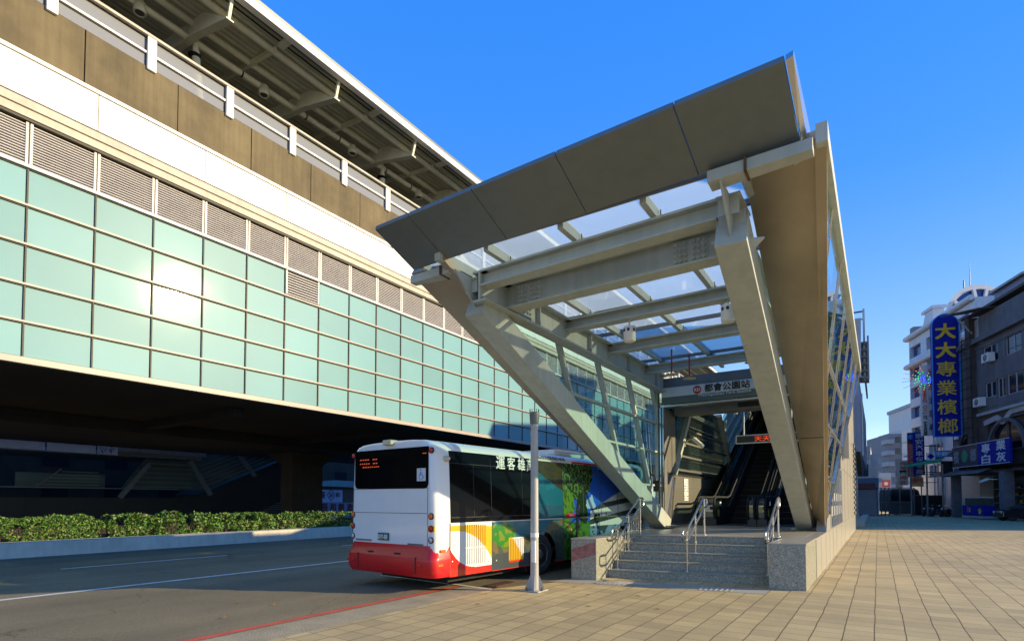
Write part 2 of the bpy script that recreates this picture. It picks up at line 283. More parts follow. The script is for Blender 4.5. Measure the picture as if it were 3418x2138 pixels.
# paving: square tiles with joints, each tile a slightly different tone
def paving(name, c, size, ang=0.0):
    m = mat(name, c, 0.75, var=0.10, scale=1.1, bump=0.15, bscale=60, speck=0.10)
    t = m.node_tree; n = t.nodes; L = t.links; p = n["Principled BSDF"]
    src = p.inputs["Base Color"].links[0].from_socket
    tc = n.new("ShaderNodeTexCoord"); mp = n.new("ShaderNodeMapping"); L.new(tc.outputs["Object"], mp.inputs[0]); mp.inputs["Location"].default_value = (0.05, 0, 0)
    mp.inputs["Rotation"].default_value = (0, 0, ang)
    wz = n.new("ShaderNodeTexNoise"); wz.inputs["Scale"].default_value = 1.2; L.new(mp.outputs[0], wz.inputs["Vector"])
    av = n.new("ShaderNodeVectorMath"); av.operation = 'MULTIPLY_ADD'; av.inputs[1].default_value = (0.045, 0.045, 0)
    L.new(wz.outputs["Color"], av.inputs[0]); L.new(mp.outputs[0], av.inputs[2])
    bk = n.new("ShaderNodeTexBrick"); bk.offset = 0; bk.squash = 1
    bk.inputs["Scale"].default_value = 1; bk.inputs["Brick Width"].default_value = size; bk.inputs["Row Height"].default_value = size
    bk.inputs["Mortar Size"].default_value = 0.007; bk.inputs["Mortar Smooth"].default_value = 0.3; bk.inputs["Bias"].default_value = 0
    bk.inputs["Color1"].default_value = (0.80, 0.80, 0.82, 1); bk.inputs["Color2"].default_value = (1.05, 1.05, 1.02, 1); bk.inputs["Mortar"].default_value = (0.42, 0.39, 0.35, 1)
    L.new(av.outputs[0], bk.inputs["Vector"])
    sx = n.new("ShaderNodeSeparateXYZ"); L.new(av.outputs[0], sx.inputs[0])
    q = n.new("ShaderNodeMath"); q.operation = 'PINGPONG'; q.inputs[1].default_value = size/2; L.new(sx.outputs[0], q.inputs[0])
    q2 = n.new("ShaderNodeMapRange"); q2.inputs["From Min"].default_value = 0.002; q2.inputs["From Max"].default_value = 0.011; q2.inputs["To Min"].default_value = 0.36; q2.inputs["To Max"].default_value = 1; L.new(q.outputs[0], q2.inputs["Value"])
    lg = n.new("ShaderNodeTexNoise"); lg.inputs["Scale"].default_value = 0.22; lg.inputs["Detail"].default_value = 3; L.new(mp.outputs[0], lg.inputs["Vector"])
    lr = n.new("ShaderNodeMapRange"); lr.inputs["From Min"].default_value = .35; lr.inputs["From Max"].default_value = .65; lr.inputs["To Min"].default_value = .86; lr.inputs["To Max"].default_value = 1.06; L.new(lg.outputs["Fac"], lr.inputs["Value"])
    mq = n.new("ShaderNodeMath"); mq.operation = 'MULTIPLY'; L.new(q2.outputs[0], mq.inputs[0]); L.new(lr.outputs[0], mq.inputs[1])
    mz = n.new("ShaderNodeMix"); mz.data_type = 'RGBA'; mz.blend_type = 'MULTIPLY'; mz.inputs[0].default_value = 1; L.new(src, mz.inputs[6]); L.new(mq.outputs[0], mz.inputs[7]); src = mz.outputs[2]
    mx = n.new("ShaderNodeMix"); mx.data_type = 'RGBA'; mx.blend_type = 'MULTIPLY'; mx.inputs[0].default_value = 1
    L.new(src, mx.inputs[6]); L.new(bk.outputs["Color"], mx.inputs[7]); L.new(mx.outputs[2], p.inputs["Base Color"])
    b = n.new("ShaderNodeBump"); b.inputs["Strength"].default_value = 0.6; b.inputs["Distance"].default_value = 0.006; b.invert = True
    L.new(bk.outputs["Fac"], b.inputs["Height"]); old = p.inputs["Normal"].links[0].from_socket; L.new(old, b.inputs["Normal"]); L.new(b.outputs[0], p.inputs["Normal"])
    return m
M['pave'] = paving("paving_tiles", (0.54, 0.415, 0.20), 0.335)
M['slab'] = mat("concrete_slab", (0.36, 0.34, 0.29), 0.8, var=0.1, speck=0.1)
M['pebble'] = mat("washed_pebble", (0.40, 0.34, 0.22), 0.85, var=0.2, scale=1.5, bump=1.0, bscale=45, speck=0.5)

# ------------------------------------------------------------ ground, road, markings
struct(MB().sheet([(-400, -300, -.03), (500, -300, -.03), (500, 600, -.03), (-400, 600, -.03)], mat("far_ground", (0.22, 0.20, 0.17), 0.9, var=0.2, scale=0.1)), "ground")
struct(MB().sheet([(-21.7, -60, -.008), (-5.4, -60, -.008), (-5.4, 200, -.008), (-21.7, 200, -.008)], M['asph']), "road")
struct(MB().sheet([(-6.25, -40, 0.004), (60, -40, 0.004), (60, 120, 0.004), (-5.6, 120, 0.004), (-5.6, 10.6, 0.004), (-6.25, 9.0, 0.004)], M['pave']), "plaza")
struct(MB().sheet([(-6.95, -40, 0.0), (-6.252, -40, 0.0), (-6.252, 8.9, 0.0), (-6.95, 9.0, 0.0)], M['pebble']), "pebble_strip")
struct(MB().sheet([(-5.9, 10.35, .008), (-1.75, 11.1, .008), (-1.75, 11.75, .008), (-5.6, 11.05, .008)], M['slab']), "concrete_apron")
mk = MB()
mk.sheet([(-7.16, -40, -.004), (-7.03, -40, -.004), (-7.03, 8.85, -.004), (-7.16, 8.85, -.004)], M['redp']); struct(mk, "red_kerb_line")
mk = MB(); mk.sheet([(-12.78, -40, -.004), (-12.64, -40, -.004), (-12.64, 120, -.004), (-12.78, 120, -.004)], M['paint']); struct(mk, "white_lane_line")
mk = MB()
for k in range(-2, 12):
    y0 = 5.6+k*8.8; mk.sheet([(-17.28, y0, -.004), (-17.16, y0, -.004), (-17.16, y0+4.3, -.004), (-17.28, y0+4.3, -.004)], M['paint'])
struct(mk, "dashed_lane_line")
mk = MB(); mk.beam((-7.4, 9.0, .001), (-6.3, 8.83, .001), 0.12, 0.012, M['kerb'])
mk.beam((-9.6, 9.25, -.001), (-7.4, 9.0, -.001), 0.09, 0.01, M['paint']); mk.beam((-9.6, 9.2, -.001), (-9.35, 11.6, -.001), 0.09, 0.01, M['paint']); struct(mk, "bus_bay_line")
# drain grate
g = thing("drain_cover", "rusty rectangular drain cover let into the pavement edge behind the bus", "drain cover", (-6.48, 9.48, .004))
b = MB(); b.box(-6.66, -6.31, 9.1, 9.9, .004, .014, M['rust']); part(b, "frame", g)
b = MB()
for k in range(9): b.box(-6.63, -6.34, 9.14+k*.085, 9.18+k*.085, .0145, .024, M['rust'])
part(b, "grate", g)
for i, (x, y) in enumerate([(-6.0, 8.3), (-5.0, 9.9), (-4.4, 9.2), (-3.9, 8.2), (-7.6, 7.3), (-8.3, 5.6), (-8.9, 5.3), (-4.9, 10.6), (-3.6, 9.6), (-9.4, 6.7), (-2.9, 8.6), (-5.5, 7.4), (-8.0, 4.6)]):
    b = MB(); a = random.random()*6; c, s_ = math.cos(a), math.sin(a); P = lambda u, v, z: (x+u*c-v*s_, y+u*s_+v*c, .016+z)
    b.add([P(-.05, 0, 0), P(-.01, .022, .012), P(.05, 0, .004), P(-.01, -.022, .01), P(-.075, .003, .0)], [(0, 1, 2), (0, 2, 3), (4, 1, 0)], M['dry'])
    single(b, "fallen_leaf", "small dry orange brown leaf lying flat on the ground", "leaf", (x, y, .006), "dry leaves scattered on the road and paving")

# ------------------------------------------------------------ elevated station
st = thing("elevated_station", "long elevated station with teal glass wall, white band and stained concrete parapet", "station", (-22, 20, 0))
Y0, Y1 = -8.4, 130.0
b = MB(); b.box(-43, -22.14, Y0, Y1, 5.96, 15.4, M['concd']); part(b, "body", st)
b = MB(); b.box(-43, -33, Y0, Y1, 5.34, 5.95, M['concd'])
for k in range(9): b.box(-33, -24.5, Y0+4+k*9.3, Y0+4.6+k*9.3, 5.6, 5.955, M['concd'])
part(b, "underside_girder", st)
b = MB(); b.box(-22.12, -21.88, Y0, Y1, 5.93, 6.03, M['trim']); b.box(-22.12, -21.93, Y0, Y1, 6.035, 6.14, M['trim']); part(b, "bottom_trim", st)
ROW = [6.14, 7.25, 8.42, 9.67, 10.9, 12.08]; PIT = 1.8125; YB = 6.04
def bay(k):
    return YB+PIT*k
bay0 = None; lv0 = None
def pane_bay(y, rows):
    b = MB()
    for i in range(rows): b.box(-22.10, -22.035+random.uniform(-.002, .002), y+.03, y+PIT-.03, ROW[i]+.03, ROW[i+1]-.02, M['teal'])
    return b
def slats(y, z0, z1, n, ):
    b = MB(); dz = (z1-z0)/n
    b.box(-22.12, -22.08, y+.05, y+PIT-.05, z0, z1, M['dark'])
    for i in range(n):
        z = z0+dz*i; b.hexa([(-22.06, y+.09, z), (-21.985, y+.09, z), (-21.985, y+PIT-.09, z), (-22.06, y+PIT-.09, z), (-22.06, y+.09, z+dz*.48), (-21.995, y+.09, z+dz*.34), (-21.995, y+PIT-.09, z+dz*.34), (-22.06, y+PIT-.09, z+dz*.48)], M['louver'])
    for yy in (y+.02, y+PIT-.09): b.box(-22.08, -21.965, yy, yy+.07, z0-.03, z1, M['louver'])
    return b
for k in range(-7, 38):
    if k == 5:
        part(pane_bay(bay(k), 4), "glass_bay", st, "glass bay whose top pane is replaced by a louvre")
        part(slats(bay(k), ROW[4]+.1, ROW[5]-.03, 9), "vent_grille", st, "square white louvred vent set among the glass panes")
    elif bay0 is None: bay0 = (part(pane_bay(bay(k), 5), "glass_bay", st), k)
    else: copyp(bay0[0], "glass_bay", st, (0, PIT*(k-bay0[1]), 0))
    if lv0 is None: lv0 = (part(slats(bay(k), 12.2, 13.5, 15), "louvre_panel", st), k)
    else: copyp(lv0[0], "louvre_panel", st, (0, PIT*(k-lv0[1]), 0))
b = MB()
for z in ROW[1:5]: b.box(-22.1, -21.94, Y0, Y1, z-.035, z+.025, M['trim']); b.box(-22.1, -21.99, Y0, Y1, z-.07, z-.036, M['dark'])
b.box(-22.1, -21.92, Y0, Y1, 12.07, 12.17, M['louver']); b.box(-22.1, -21.99, Y0, Y1, 12.03, 12.069, M['dark'])
part(b, "transom_rails", st)
b = MB()
for k in range(-7, 39): b.box(-22.1, -21.985, bay(k)-.022, bay(k)+.022, 6.142, 12.03, M['dark'])
part(b, "mullions", st)
b = MB(); b.box(-22.14, -21.90, Y0, Y1, 13.52, 13.60, M['dark']); b.box(-22.14, -21.86, Y0, Y1, 13.602, 13.87, M['beige']); b.box(-22.14, -21.80, Y0, Y1, 13.872, 14.13, M['beige']); b.box(-22.14, -21.90, Y0, Y1, 14.132, 14.2, M['dark'])
part(b, "ledge", st)
for k in range(-4, 20):
    y = 7.81+3.6*k; b = MB(); b.box(-22.14, -21.86, max(y, Y0)+.012, y+3.588, 14.21, 15.45, M['whitep']); part(b, "white_panel", st, bevel=.008)
b = MB(); b.box(-22.14, -21.80, Y0, Y1, 15.46, 15.58, M['whitep']); part(b, "coping", st)
for k in range(-5, 24):
    y = 7.43+2.98*k; b = MB(); dx = random.uniform(-.012, .012); b.box(-22.3, -22.0+dx, y+.015, y+2.965, 15.585, 17.53, M['conc']); part(b, "parapet_panel", st, bevel=.01)
po = None
for k in range(-4, 24):
    y = 6.5+2.945*k
    if po is None:
        b = MB(); b.box(-22.12, -21.9, y-.15, y+.15, 17.4, 18.62, M['whitep']); po = (part(b, "rail_post", st, bevel=.008), y)
        b = MB(); b.box(-22.06, -22.04, y+.17, y+2.775, 17.56, 17.98, M['railg']); b.box(-22.06, -22.04, y+.17, y+2.775, 18.07, 18.58, M['railg']); pg = part(b, "rail_glass", st)
        b = MB()
        for yy in (y+.155, y+2.77): b.box(-22.1, -22.0, yy, yy+.025, 17.55, 18.58, M['dark'])
        b.box(-22.1, -21.96, y+.155, y+2.79, 17.985, 18.065, M['whitep']); b.box(-22.1, -22.0, y+.155, y+2.79, 17.955, 17.984, M['dark']); pf = part(b, "rail_frame", st)
    else:
        for q, nm in ((po[0], "rail_post"), (pg, "rail_glass"), (pf, "rail_frame")): copyp(q, nm, st, (0, y-po[1], 0))
b = MB(); b.box(-22.14, -21.88, Y0, Y1, 18.625, 18.72, M['beige']); b.box(-22.1, -22.0, Y0, Y1, 18.585, 18.622, M['dark']); part(b, "top_rail", st)
b = MB(); b.box(-34, -33.8, Y0, Y1, 15.4, 23.4, M['concd']); part(b, "added_sun_screen", st)  # added wall stopping sun that would cross the platform onto buildings behind
# station roof over the platform
def dk(x): return 22.62+(-21.5-x)*0.105
rf = MB(); n = 150; vs = []; fs = []
for i in range(n+1):
    x = -21.75-i*13/n; zz = dk(x)+(0.05 if i % 4 < 2 else 0)
    vs += [(x, Y0, zz), (x, Y1, zz)]
fs = [(2*i, 2*i+1, 2*i+3, 2*i+2) for i in range(n)]
rf.add(vs, fs, M['deck']); rf.prism([(-21.7, Y0, 22.72), (-35, Y0, 24.2), (-35, Y0, 24.4), (-21.7, Y0, 23.0)], (0, Y1-Y0, 0), M['fascia'])
roof = part(rf, "roof", st)
b = MB(); b.box(-21.74, -21.42, Y0, Y1, 22.28, 22.62, M['whitep']); part(b, "eaves_strip", roof)
b = MB(); b.prism([(-21.5, Y0, 22.625), (-22.3, Y0, 22.7), (-23.3, Y0, 23.45), (-22.5, Y0, 23.3), (-21.44, Y0, 22.8)], (0, Y1-Y0, 0), M['fascia']); part(b, "gutter", roof)
r0 = None
for k in range(-2, 13):
    y = 12.34+5.45*k
    if r0 is None:
        b = MB(); b.prism([(-22.0, y-.02, 21.5), (-24.6, y-.02, 22.05), (-34, y-.02, 22.9), (-34, y-.02, 23.8), (-24, y-.02, 22.8), (-23.2, y-.02, 22.35)], (0, .04, 0), M['roofst'])
        b.prism([(-21.95, y-.16, 21.46), (-24.6, y-.16, 22.02), (-34, y-.16, 22.86), (-34, y-.16, 22.92), (-24.6, y-.16, 22.08), (-21.95, y-.16, 21.52)], (0, .32, 0), M['roofst'])
        b.beam((-22.1, y, 21.5), (-21.8, y, 22.5), .12, .12, M['roofst'], (0, 1, 0)); r0 = (part(b, "rafter", roof), y)
        b = MB(); b.beam((-22.9, y+2.7, 22.55), (-34, y+2.7, 23.6), .14, .22, M['roofst']); b.beam((-21.9, y+2.7, 22.5), (-22.5, y+2.7, 22.5), .3, .14, M['roofst']); r1_ = part(b, "minor_rafter", roof)
    else: copyp(r0[0], "rafter", roof, (0, y-r0[1], 0)); copyp(r1_, "minor_rafter", roof, (0, y-r0[1], 0))
for x, z, r in ((-23.1, 22.55, .16), (-24.95, 22.78, .15), (-27.6, 22.95, .12)):
    b = MB(); b.tube([(x, Y0, z), (x, Y1, z)], r, M['roofst'], 12); part(b, "purlin", roof)
b = MB(); b.tube([(-25.3, Y0, 22.28), (-25.3, Y1, 22.28)], .15, M['roofst'], 12)
for k in range(28): b.tube([(-25.3, Y0+k*2.9+(k % 2)*.7, 22.28), (-25.3, Y0+k*2.9+.07+(k % 2)*.7, 22.28)], .158, M['blackm'], 12)
part(b, "drain_pipe", roof)
b = MB(); b.tube([(-22.4, Y0, 22.6), (-22.4, Y1, 22.6)], .035, M['blackm'], 6); part(b, "cable", roof)
f0 = None
for k in range(-1, 9):
    y = 15.95+5.6*k
    if f0 is None:
        b = MB(); b.lathe([(.05, .55), (.06, .5), (.2, .48), (.24, .1), (.24, 0), (.2, 0), (.17, .03)], (-25.2, y, 21.85), (0, 0, 1), M['roofst'], 18); b.lathe([(.17, .028), (.0, .03)], (-25.2, y, 21.85), (0, 0, 1), M['grey'], 18)
        b.beam((-25.2, y-.25, 22.35), (-25.2, y+.25, 22.35), .06, .06, M['roofst']); f0 = (part(b, "floodlight", roof), y)
    else: copyp(f0[0], "floodlight", roof, (0, y-f0[1], 0))
for y in (12.6, 23.9, 35.2, 46.5):
    b = MB(); b.tube([(-25.2, y, 22.6), (-25.3, y+.1, 21.6), (-26.2, y+1.1, 17.0)], [.05, .17, .17], M['roofst'], 12); b.lathe([(.26, 0), (.26, .05)], (-25.25, y, 21.6), (0, 0, 1), M['blackm'], 14); part(b, "roof_column", roof)
# pillars under the station
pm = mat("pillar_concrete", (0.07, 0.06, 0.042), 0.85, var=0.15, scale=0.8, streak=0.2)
for i, y in enumerate((-12.0, 27.6, 67.0)):
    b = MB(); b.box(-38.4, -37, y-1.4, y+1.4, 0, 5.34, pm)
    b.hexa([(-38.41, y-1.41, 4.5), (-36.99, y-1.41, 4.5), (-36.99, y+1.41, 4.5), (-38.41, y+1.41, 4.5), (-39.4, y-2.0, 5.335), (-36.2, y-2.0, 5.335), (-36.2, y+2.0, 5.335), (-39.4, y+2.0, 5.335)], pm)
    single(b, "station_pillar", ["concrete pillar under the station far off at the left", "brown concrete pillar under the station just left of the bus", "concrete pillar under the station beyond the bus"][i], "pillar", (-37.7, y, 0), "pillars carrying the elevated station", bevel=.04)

# ------------------------------------------------------------ median, kerb and hedges
b = MB(); b.prism([(-21.62, Y0-40, -.01), (-22.5, Y0-40, -.01), (-22.5, Y0-40, .44), (-21.8, Y0-40, .46), (-21.7, Y0-40, .44)], (0, 160, 0), M['kerb'])
struct(b, "median_kerb")
struct(MB().box(-34, -22.5, -50, 110, -.01, .40, M['soil']), "planting_bed")
def hedge(y0, y1, zt, seed, n, ls, cols, label, name="clipped_hedge"):
    rnd = random.Random(seed); g = thing(name, label, "hedge", (-23, (y0+y1)/2, .4), "hedges in the planting strip under the station")
    b = MB(); tw = MB()
    for _ in range(n):
        u = rnd.random(); y = y0+u*(y1-y0); top = zt+.02+.17*noise.noise((y*1.7, seed, 0))+.12*noise.noise((y*4, 3, seed))
        if min(y-y0, y1-y) < .25: top -= (.25-min(y-y0, y1-y))*1.0
        q = rnd.random()
        if q < .62: x = -22.38-abs(rnd.gauss(0, .12))+.10*noise.noise((y*2.2, 7, seed)); z = .42+rnd.random()**.9*(top-.42)
        elif q < .9: x = -22.4-rnd.random()*1.2; z = top-abs(rnd.gauss(0, .08))
        else: x = -22.5-rnd.random()*1.1; z = .45+rnd.random()*(top-.45)
        if noise.noise((y*3.1, z*3.1, seed+x)) < -.28: continue
        d = V((rnd.gauss(.45, .6), rnd.gauss(0, .7), rnd.gauss(.5, .6))).normalized(); s_ = d.cross(V((rnd.gauss(0, 1), rnd.gauss(0, 1), rnd.gauss(0, 1)))).normalized(); nn_ = d.cross(s_)
        l = ls*rnd.uniform(.6, 1.3); c = V((x, y, z)); wd = l*.32
        b.add([c-d*l*.5, c+s_*wd+nn_*l*.08, c+d*l*.5, c-s_*wd+nn_*l*.08], [(0, 1, 2), (0, 2, 3)], cols[min(len(cols)-1, int(rnd.random()*len(cols)))])
    for _ in range(int((y1-y0)*14)):
        y = rnd.uniform(y0+.1, y1-.1); x = rnd.uniform(-23.3, -22.5); tw.tube([(x, y, .38), (x+rnd.gauss(.05, .08), y+rnd.gauss(0, .12), zt-rnd.uniform(.05, .3))], [.014, .005], M['twig'], 5)
    part(b, "foliage", g); part(tw, "stems", g); return g
hedge(-3, 8.55, 1.17, 3, 26000, .075, [M['lf1'], M['lf2'], M['lf4'], M['lf3'], M['lf2']], "small leaved clipped hedge at the far left of the planting strip")
hedge(8.6, 15.05, 1.16, 5, 9000, .12, [M['lf1'], M['lf2'], M['lf3'], M['lf4'], M['lf1']], "broad leaved hedge in the middle of the planting strip, before the gap")
hedge(15.15, 34, 1.12, 9, 14000, .12, [M['lf1'], M['lf3'], M['lf2'], M['lf1'], M['lf4']], "dark broad leaved hedge right of the gap, running behind the bus")
# ------------------------------------------------------------ granite steps at the entrance
def yf(x): return 10.95+.215*(x+5.6)
gs = thing("granite_steps", "five speckled granite steps between two block walls below the slanted canopy", "steps", (-3.4, 12.5, 0))
def ypoly(x0, x1, d0, d1, z0, z1, m, b, back=None):
    b.hexa([(x0, yf(x0)+d0, z0), (x1, yf(x1)+d0, z0), (x1, back or yf(x1)+d1, z0), (x0, back or yf(x0)+d1, z0), (x0, yf(x0)+d0, z1), (x1, yf(x1)+d0, z1), (x1, back or yf(x1)+d1, z1), (x0, back or yf(x0)+d1, z1)], m); return b
for k in range(4):
    b = MB(); ypoly(-5.078, -1.792, .62+.36*k, .62+.36*(k+1)-.002, 0, .177*(k+1)-.028, M['gran'], b); ypoly(-5.078, -1.792, .60+.36*k, .62+.36*(k+1)-.002, .177*(k+1)-.026, .177*(k+1), M['gran'], b)
    part(b, "step", gs, bevel=.006)
b = MB(); ypoly(-5.9, -1.40, .62+1.44, 0, 0, .857, M['gran'], b, 21.5); ypoly(-5.078, -1.40, .60+1.44, 0, .859, .885, M['granl'], b, 21.5); part(b, "platform", gs, bevel=.006)
b = MB(); ypoly(-5.62, -5.08, 0, 2.0, 0, .865, M['gran'], b); ypoly(-5.63, -5.07, -.01, 2.0, .867, .895, M['granl'], b); part(b, "side_block", gs, "granite block left of the steps with a smear of red paint", bevel=.006)
b = MB(); ypoly(-5.61, -5.09, -.004, .0, .45, .72, mat("red_smear", (0.30, 0.13, 0.11), .7, var=.4, scale=9), b)
b.v = [V((v.x, v.y, v.z+.16*(v.x+5.6)/.5-.06)) for v in b.v]; part(b, "red_smear", gs)
b = MB(); ypoly(-1.79, -1.16, 0, 2.1, 0, .865, M['gran'], b); ypoly(-1.80, -1.148, -.008, 2.1, .867, .895, M['granl'], b); part(b, "side_block", gs, "granite block at the right end of the steps", bevel=.006)
b = MB(); b.box(-1.38, -1.15, 13.95, 46, 0, .885, M['granl'])
for y in (15.2, 16.6, 18.0, 19.4, 21, 24, 27): b.box(-1.149, -1.147, y, y+.02, 0.02, .86, M['grey'])
part(b, "side_plinth", gs)
b = MB(); b.sheet([(-4.6, yf(-4.6)+.3-.62, .0125), (-3.9, yf(-3.9)+.3-.62, .0125), (-3.9, yf(-3.9)-.02, .0125), (-4.6, yf(-4.6)-.02, .0125)], M['kerb'])
for i in range(7):
    for j in range(4):
        x = -4.9+i*.09; y = yf(x)-.45+j*.09; b.lathe([(.03, 0), (.022, .006), (0, .007)], (x, y, .012), (0, 0, 1), M['kerb'], 8); x = -2.9+i*.09; y = yf(x)-.55+j*.09; b.lathe([(.03, 0), (.022, .006), (0, .007)], (x, y, .012), (0, 0, 1), M['kerb'], 8)
part(b, "tactile_studs", gs)
b = MB()
for i in range(34):
    for j in range(3):
        x = -4.9+i*.09; y = yf(x)+2.2+j*.09; b.lathe([(.028, 0), (.02, .005), (0, .006)], (x, y, .886), (0, 0, 1), M['beige'], 6)
part(b, "tactile_strip", gs)

# hand rails on the steps
def handrail(x, label):
    y1 = yf(x)+.62+.3; y2 = yf(x)+.62+1.44+.32; g = thing("hand_rail", label, "handrail", (x, y1, .177), "stainless hand rails on the granite steps")
    zl = .177+.89; zh = .885+.89
    b = MB(); up = [(x, y1-.34, zl-.09), (x, y1-.33, zl-.03), (x, y1-.28, zl), (x, y1-.02, zl), (x, y1+.04, zl+.02), (x, y2-.10, zh-.03), (x, y2-.02, zh), (x, y2+.16, zh), (x, y2+.22, zh-.04), (x, y2+.23, zh-.11), (x, y2+.21, zh-.19), (x, y2+.15, zh-.22), (x, y2+.0, zh-.22), (x, y2-.06, zh-.25), (x, y1+.08, zl-.19), (x, y1, zl-.22), (x, y1-.26, zl-.22), (x, y1-.33, zl-.18), (x, y1-.34, zl-.09)]
    b.tube(up, .024, M['stain'], 10); part(b, "rail_loop", g)
    for t, zb in ((0.0, .177), (.46, .531), (1.0, .885)):
        y = y1+(y2-y1)*t; zt = zl+(zh-zl)*t
        b = MB(); b.tube([(x, y, zb), (x, y, zt-.02)], .02, M['stain'], 10); b.lathe([(.045, 0), (.045, .012), (.022, .02)], (x, y, zb), (0, 0, 1), M['stain'], 14); part(b, "post", g)
    return g
handrail(-4.98, "stainless hand rail at the left end of the granite steps")
handrail(-3.50, "stainless hand rail in the middle of the granite steps")
handrail(-1.93, "stainless hand rail beside the right granite block")
g = bpy.data.objects["hand_rail"]
b = MB()
for k in range(9): y = yf(-4.98)+1.1+k*.14; b.tube([(-4.98, y, .30+.49*(y-12)), (-4.98, y, .86+.49*(y-12.05))], .008, M['stain'], 6)
part(b, "balusters", g)

# ------------------------------------------------------------ station entrance: slanted canopy and escalator hall
en = thing("station_entrance", "slanted steel and glass canopy over the escalator entrance, grey fascia tilted up at the front", "station entrance", (-3.72, 17.5, .885))
fu = [(-6.76, -6.0, -4.74, -3.36, -1.83, -.70), 6.15, 6.10]; fl = [(-6.79, -6.03, -4.76, -3.38, -1.80, -.66), 7.1, 5.77]
def sk(x): return -.035*(x+3.7)
for i in range(5):
    b = MB(); a0, a1, c0, c1 = fu[0][i]+.006, fu[0][i+1]-.006, fl[0][i]+.006, fl[0][i+1]-.006
    lo = [(a0, fu[1]+sk(a0), fu[2]), (a1, fu[1]+sk(a1), fu[2]), (c1, fl[1]+sk(c1), fl[2]), (c0, fl[1]+sk(c0), fl[2])]
    b.hexa([lo[0], lo[1], lo[2], lo[3]]+[(p[0], p[1]+.02, p[2]+.07) for p in lo], M['fascia']); part(b, "fascia_panel", en, bevel=.004)
b = MB(); b.hexa([(-.69, 6.05, 6.1), (-.62, 6.05, 6.12), (-.60, 7.0, 5.83), (-.655, 7.0, 5.79), (-.69, 6.07, 6.17), (-.62, 6.07, 6.19), (-.56, 8.6, 6.0), (-.66, 8.6, 6.0)], M['stain']); part(b, "fascia_end_cap", en)
# slanted columns
def column(base, top, wd):
    b = MB(); base, top = V(base), V(top); b.beam(base, top, wd, .46, M['steel'], (0, 0, 1)); c = part(b, "column", en, bevel=.01)
    b = MB(); b.box(base.x-.34, base.x+.34, base.y-.42, base.y+.35, .89, .955, M['gran']); part(b, "base_pad", en)
    b = MB()
    T = top; s = 1 if base.x > -3.7 else -1
    b.prism([(T.x-.014, T.y-.62, 5.62), (T.x-.014, T.y+.55, 5.62), (T.x-.014, T.y+.50, T.z-.08), (T.x-.014, T.y+.02, T.z-.15)], (.028, 0, 0), M['steel'])
    b.box(T.x-.13, T.x+.13, T.y-.16, T.y-.135, T.z+.14, 5.60, M['steel']); b.box(T.x-.17, T.x+.17, T.y+.04, T.y+.065, T.z-.04, T.z+.26, M['steel']); b.box(T.x-.17, T.x+.17, T.y+.22, T.y+.245, T.z-.14, T.z+.12, M['steel'])
    b.box(T.x-.15, T.x+.15, T.y-.2, T.y+.5, T.z+.36, T.z+.385, M['steel'])
    b.prism([(T.x+s*.02, T.y+.05, T.z-.12), (T.x+s*.36, T.y+.25, T.z-.10), (T.x+s*.02, T.y+.35, T.z-.35)], (0, 0, .02), M['steel'])
    part(b, "column_head", en)
    b = MB(); b.hexa([(top.x-.15, top.y-.62, 5.6), (top.x+s*1.0, top.y-.66-.02*s, 5.58), (top.x+s*1.0, top.y-.50, 5.58), (top.x-.15, top.y-.36, 5.6), (top.x-.15, top.y-.62, 5.74), (top.x+s*1.0, top.y-.66-.02*s, 5.72), (top.x+s*1.0, top.y-.50, 5.72), (top.x-.15, top.y-.36, 5.74)], M['steel'])
    xs = sorted([top.x+s*.28, top.x+s*.31]); b.box(xs[0], xs[1], top.y-.67, top.y-.40, 5.575, 5.745, M['rust']); part(b, "fascia_bracket", en, bevel=.006)
column((-1.74, 18.0, .93), (-1.53, 7.55, 5.22), .40)
column((-5.62, 17.3, .93), (-5.92, 7.9, 5.22), .40)
# cross beams (I sections)
def ibeam(y, zb, zt, name, x0=-5.72, x1=-1.72, fw=.26):
    b = MB(); y0 = lambda x: y+sk(x)
    for (w_, z0, z1) in ((fw, zb, zb+.035), (.04, zb+.036, zt-.036), (fw, zt-.035, zt)):
        b.hexa([(x0, y0(x0)-w_/2, z0), (x1, y0(x1)-w_/2, z0), (x1, y0(x1)+w_/2, z0), (x0, y0(x0)+w_/2, z0), (x0, y0(x0)-w_/2, z1), (x1, y0(x1)-w_/2, z1), (x1, y0(x1)+w_/2, z1), (x0, y0(x0)+w_/2, z1)], M['steel'])
    return part(b, name, en)
BY = [(7.75, 5.42, 5.70), (8.5, 5.22, 5.70), (10.9, 5.45, 5.70), (13.2, 5.45, 5.70), (15.9, 5.46, 5.70)]
for i, (y, z0, z1) in enumerate(BY):
    q = ibeam(y, z0, z1, "cross_beam", fw=.30 if i == 1 else .26)
    if i == 1:
        for x in (-5.2, -2.3):
            b = MB(); b.box(x-.26, x+.26, y+sk(x)-.05, y+sk(x)-.022, z0+.05, z1-.05, M['steel'])
            for u in range(6):
                for v in range(4): b.lathe([(.03, 0), (.026, .03), (0, .036)], (x-.21+u*.075+(.05 if u > 2 else 0), y+sk(x)-.05, z0+.10+v*.09), (0, -1, 0), M['steel'], 10)
            part(b, "splice_plate", q)
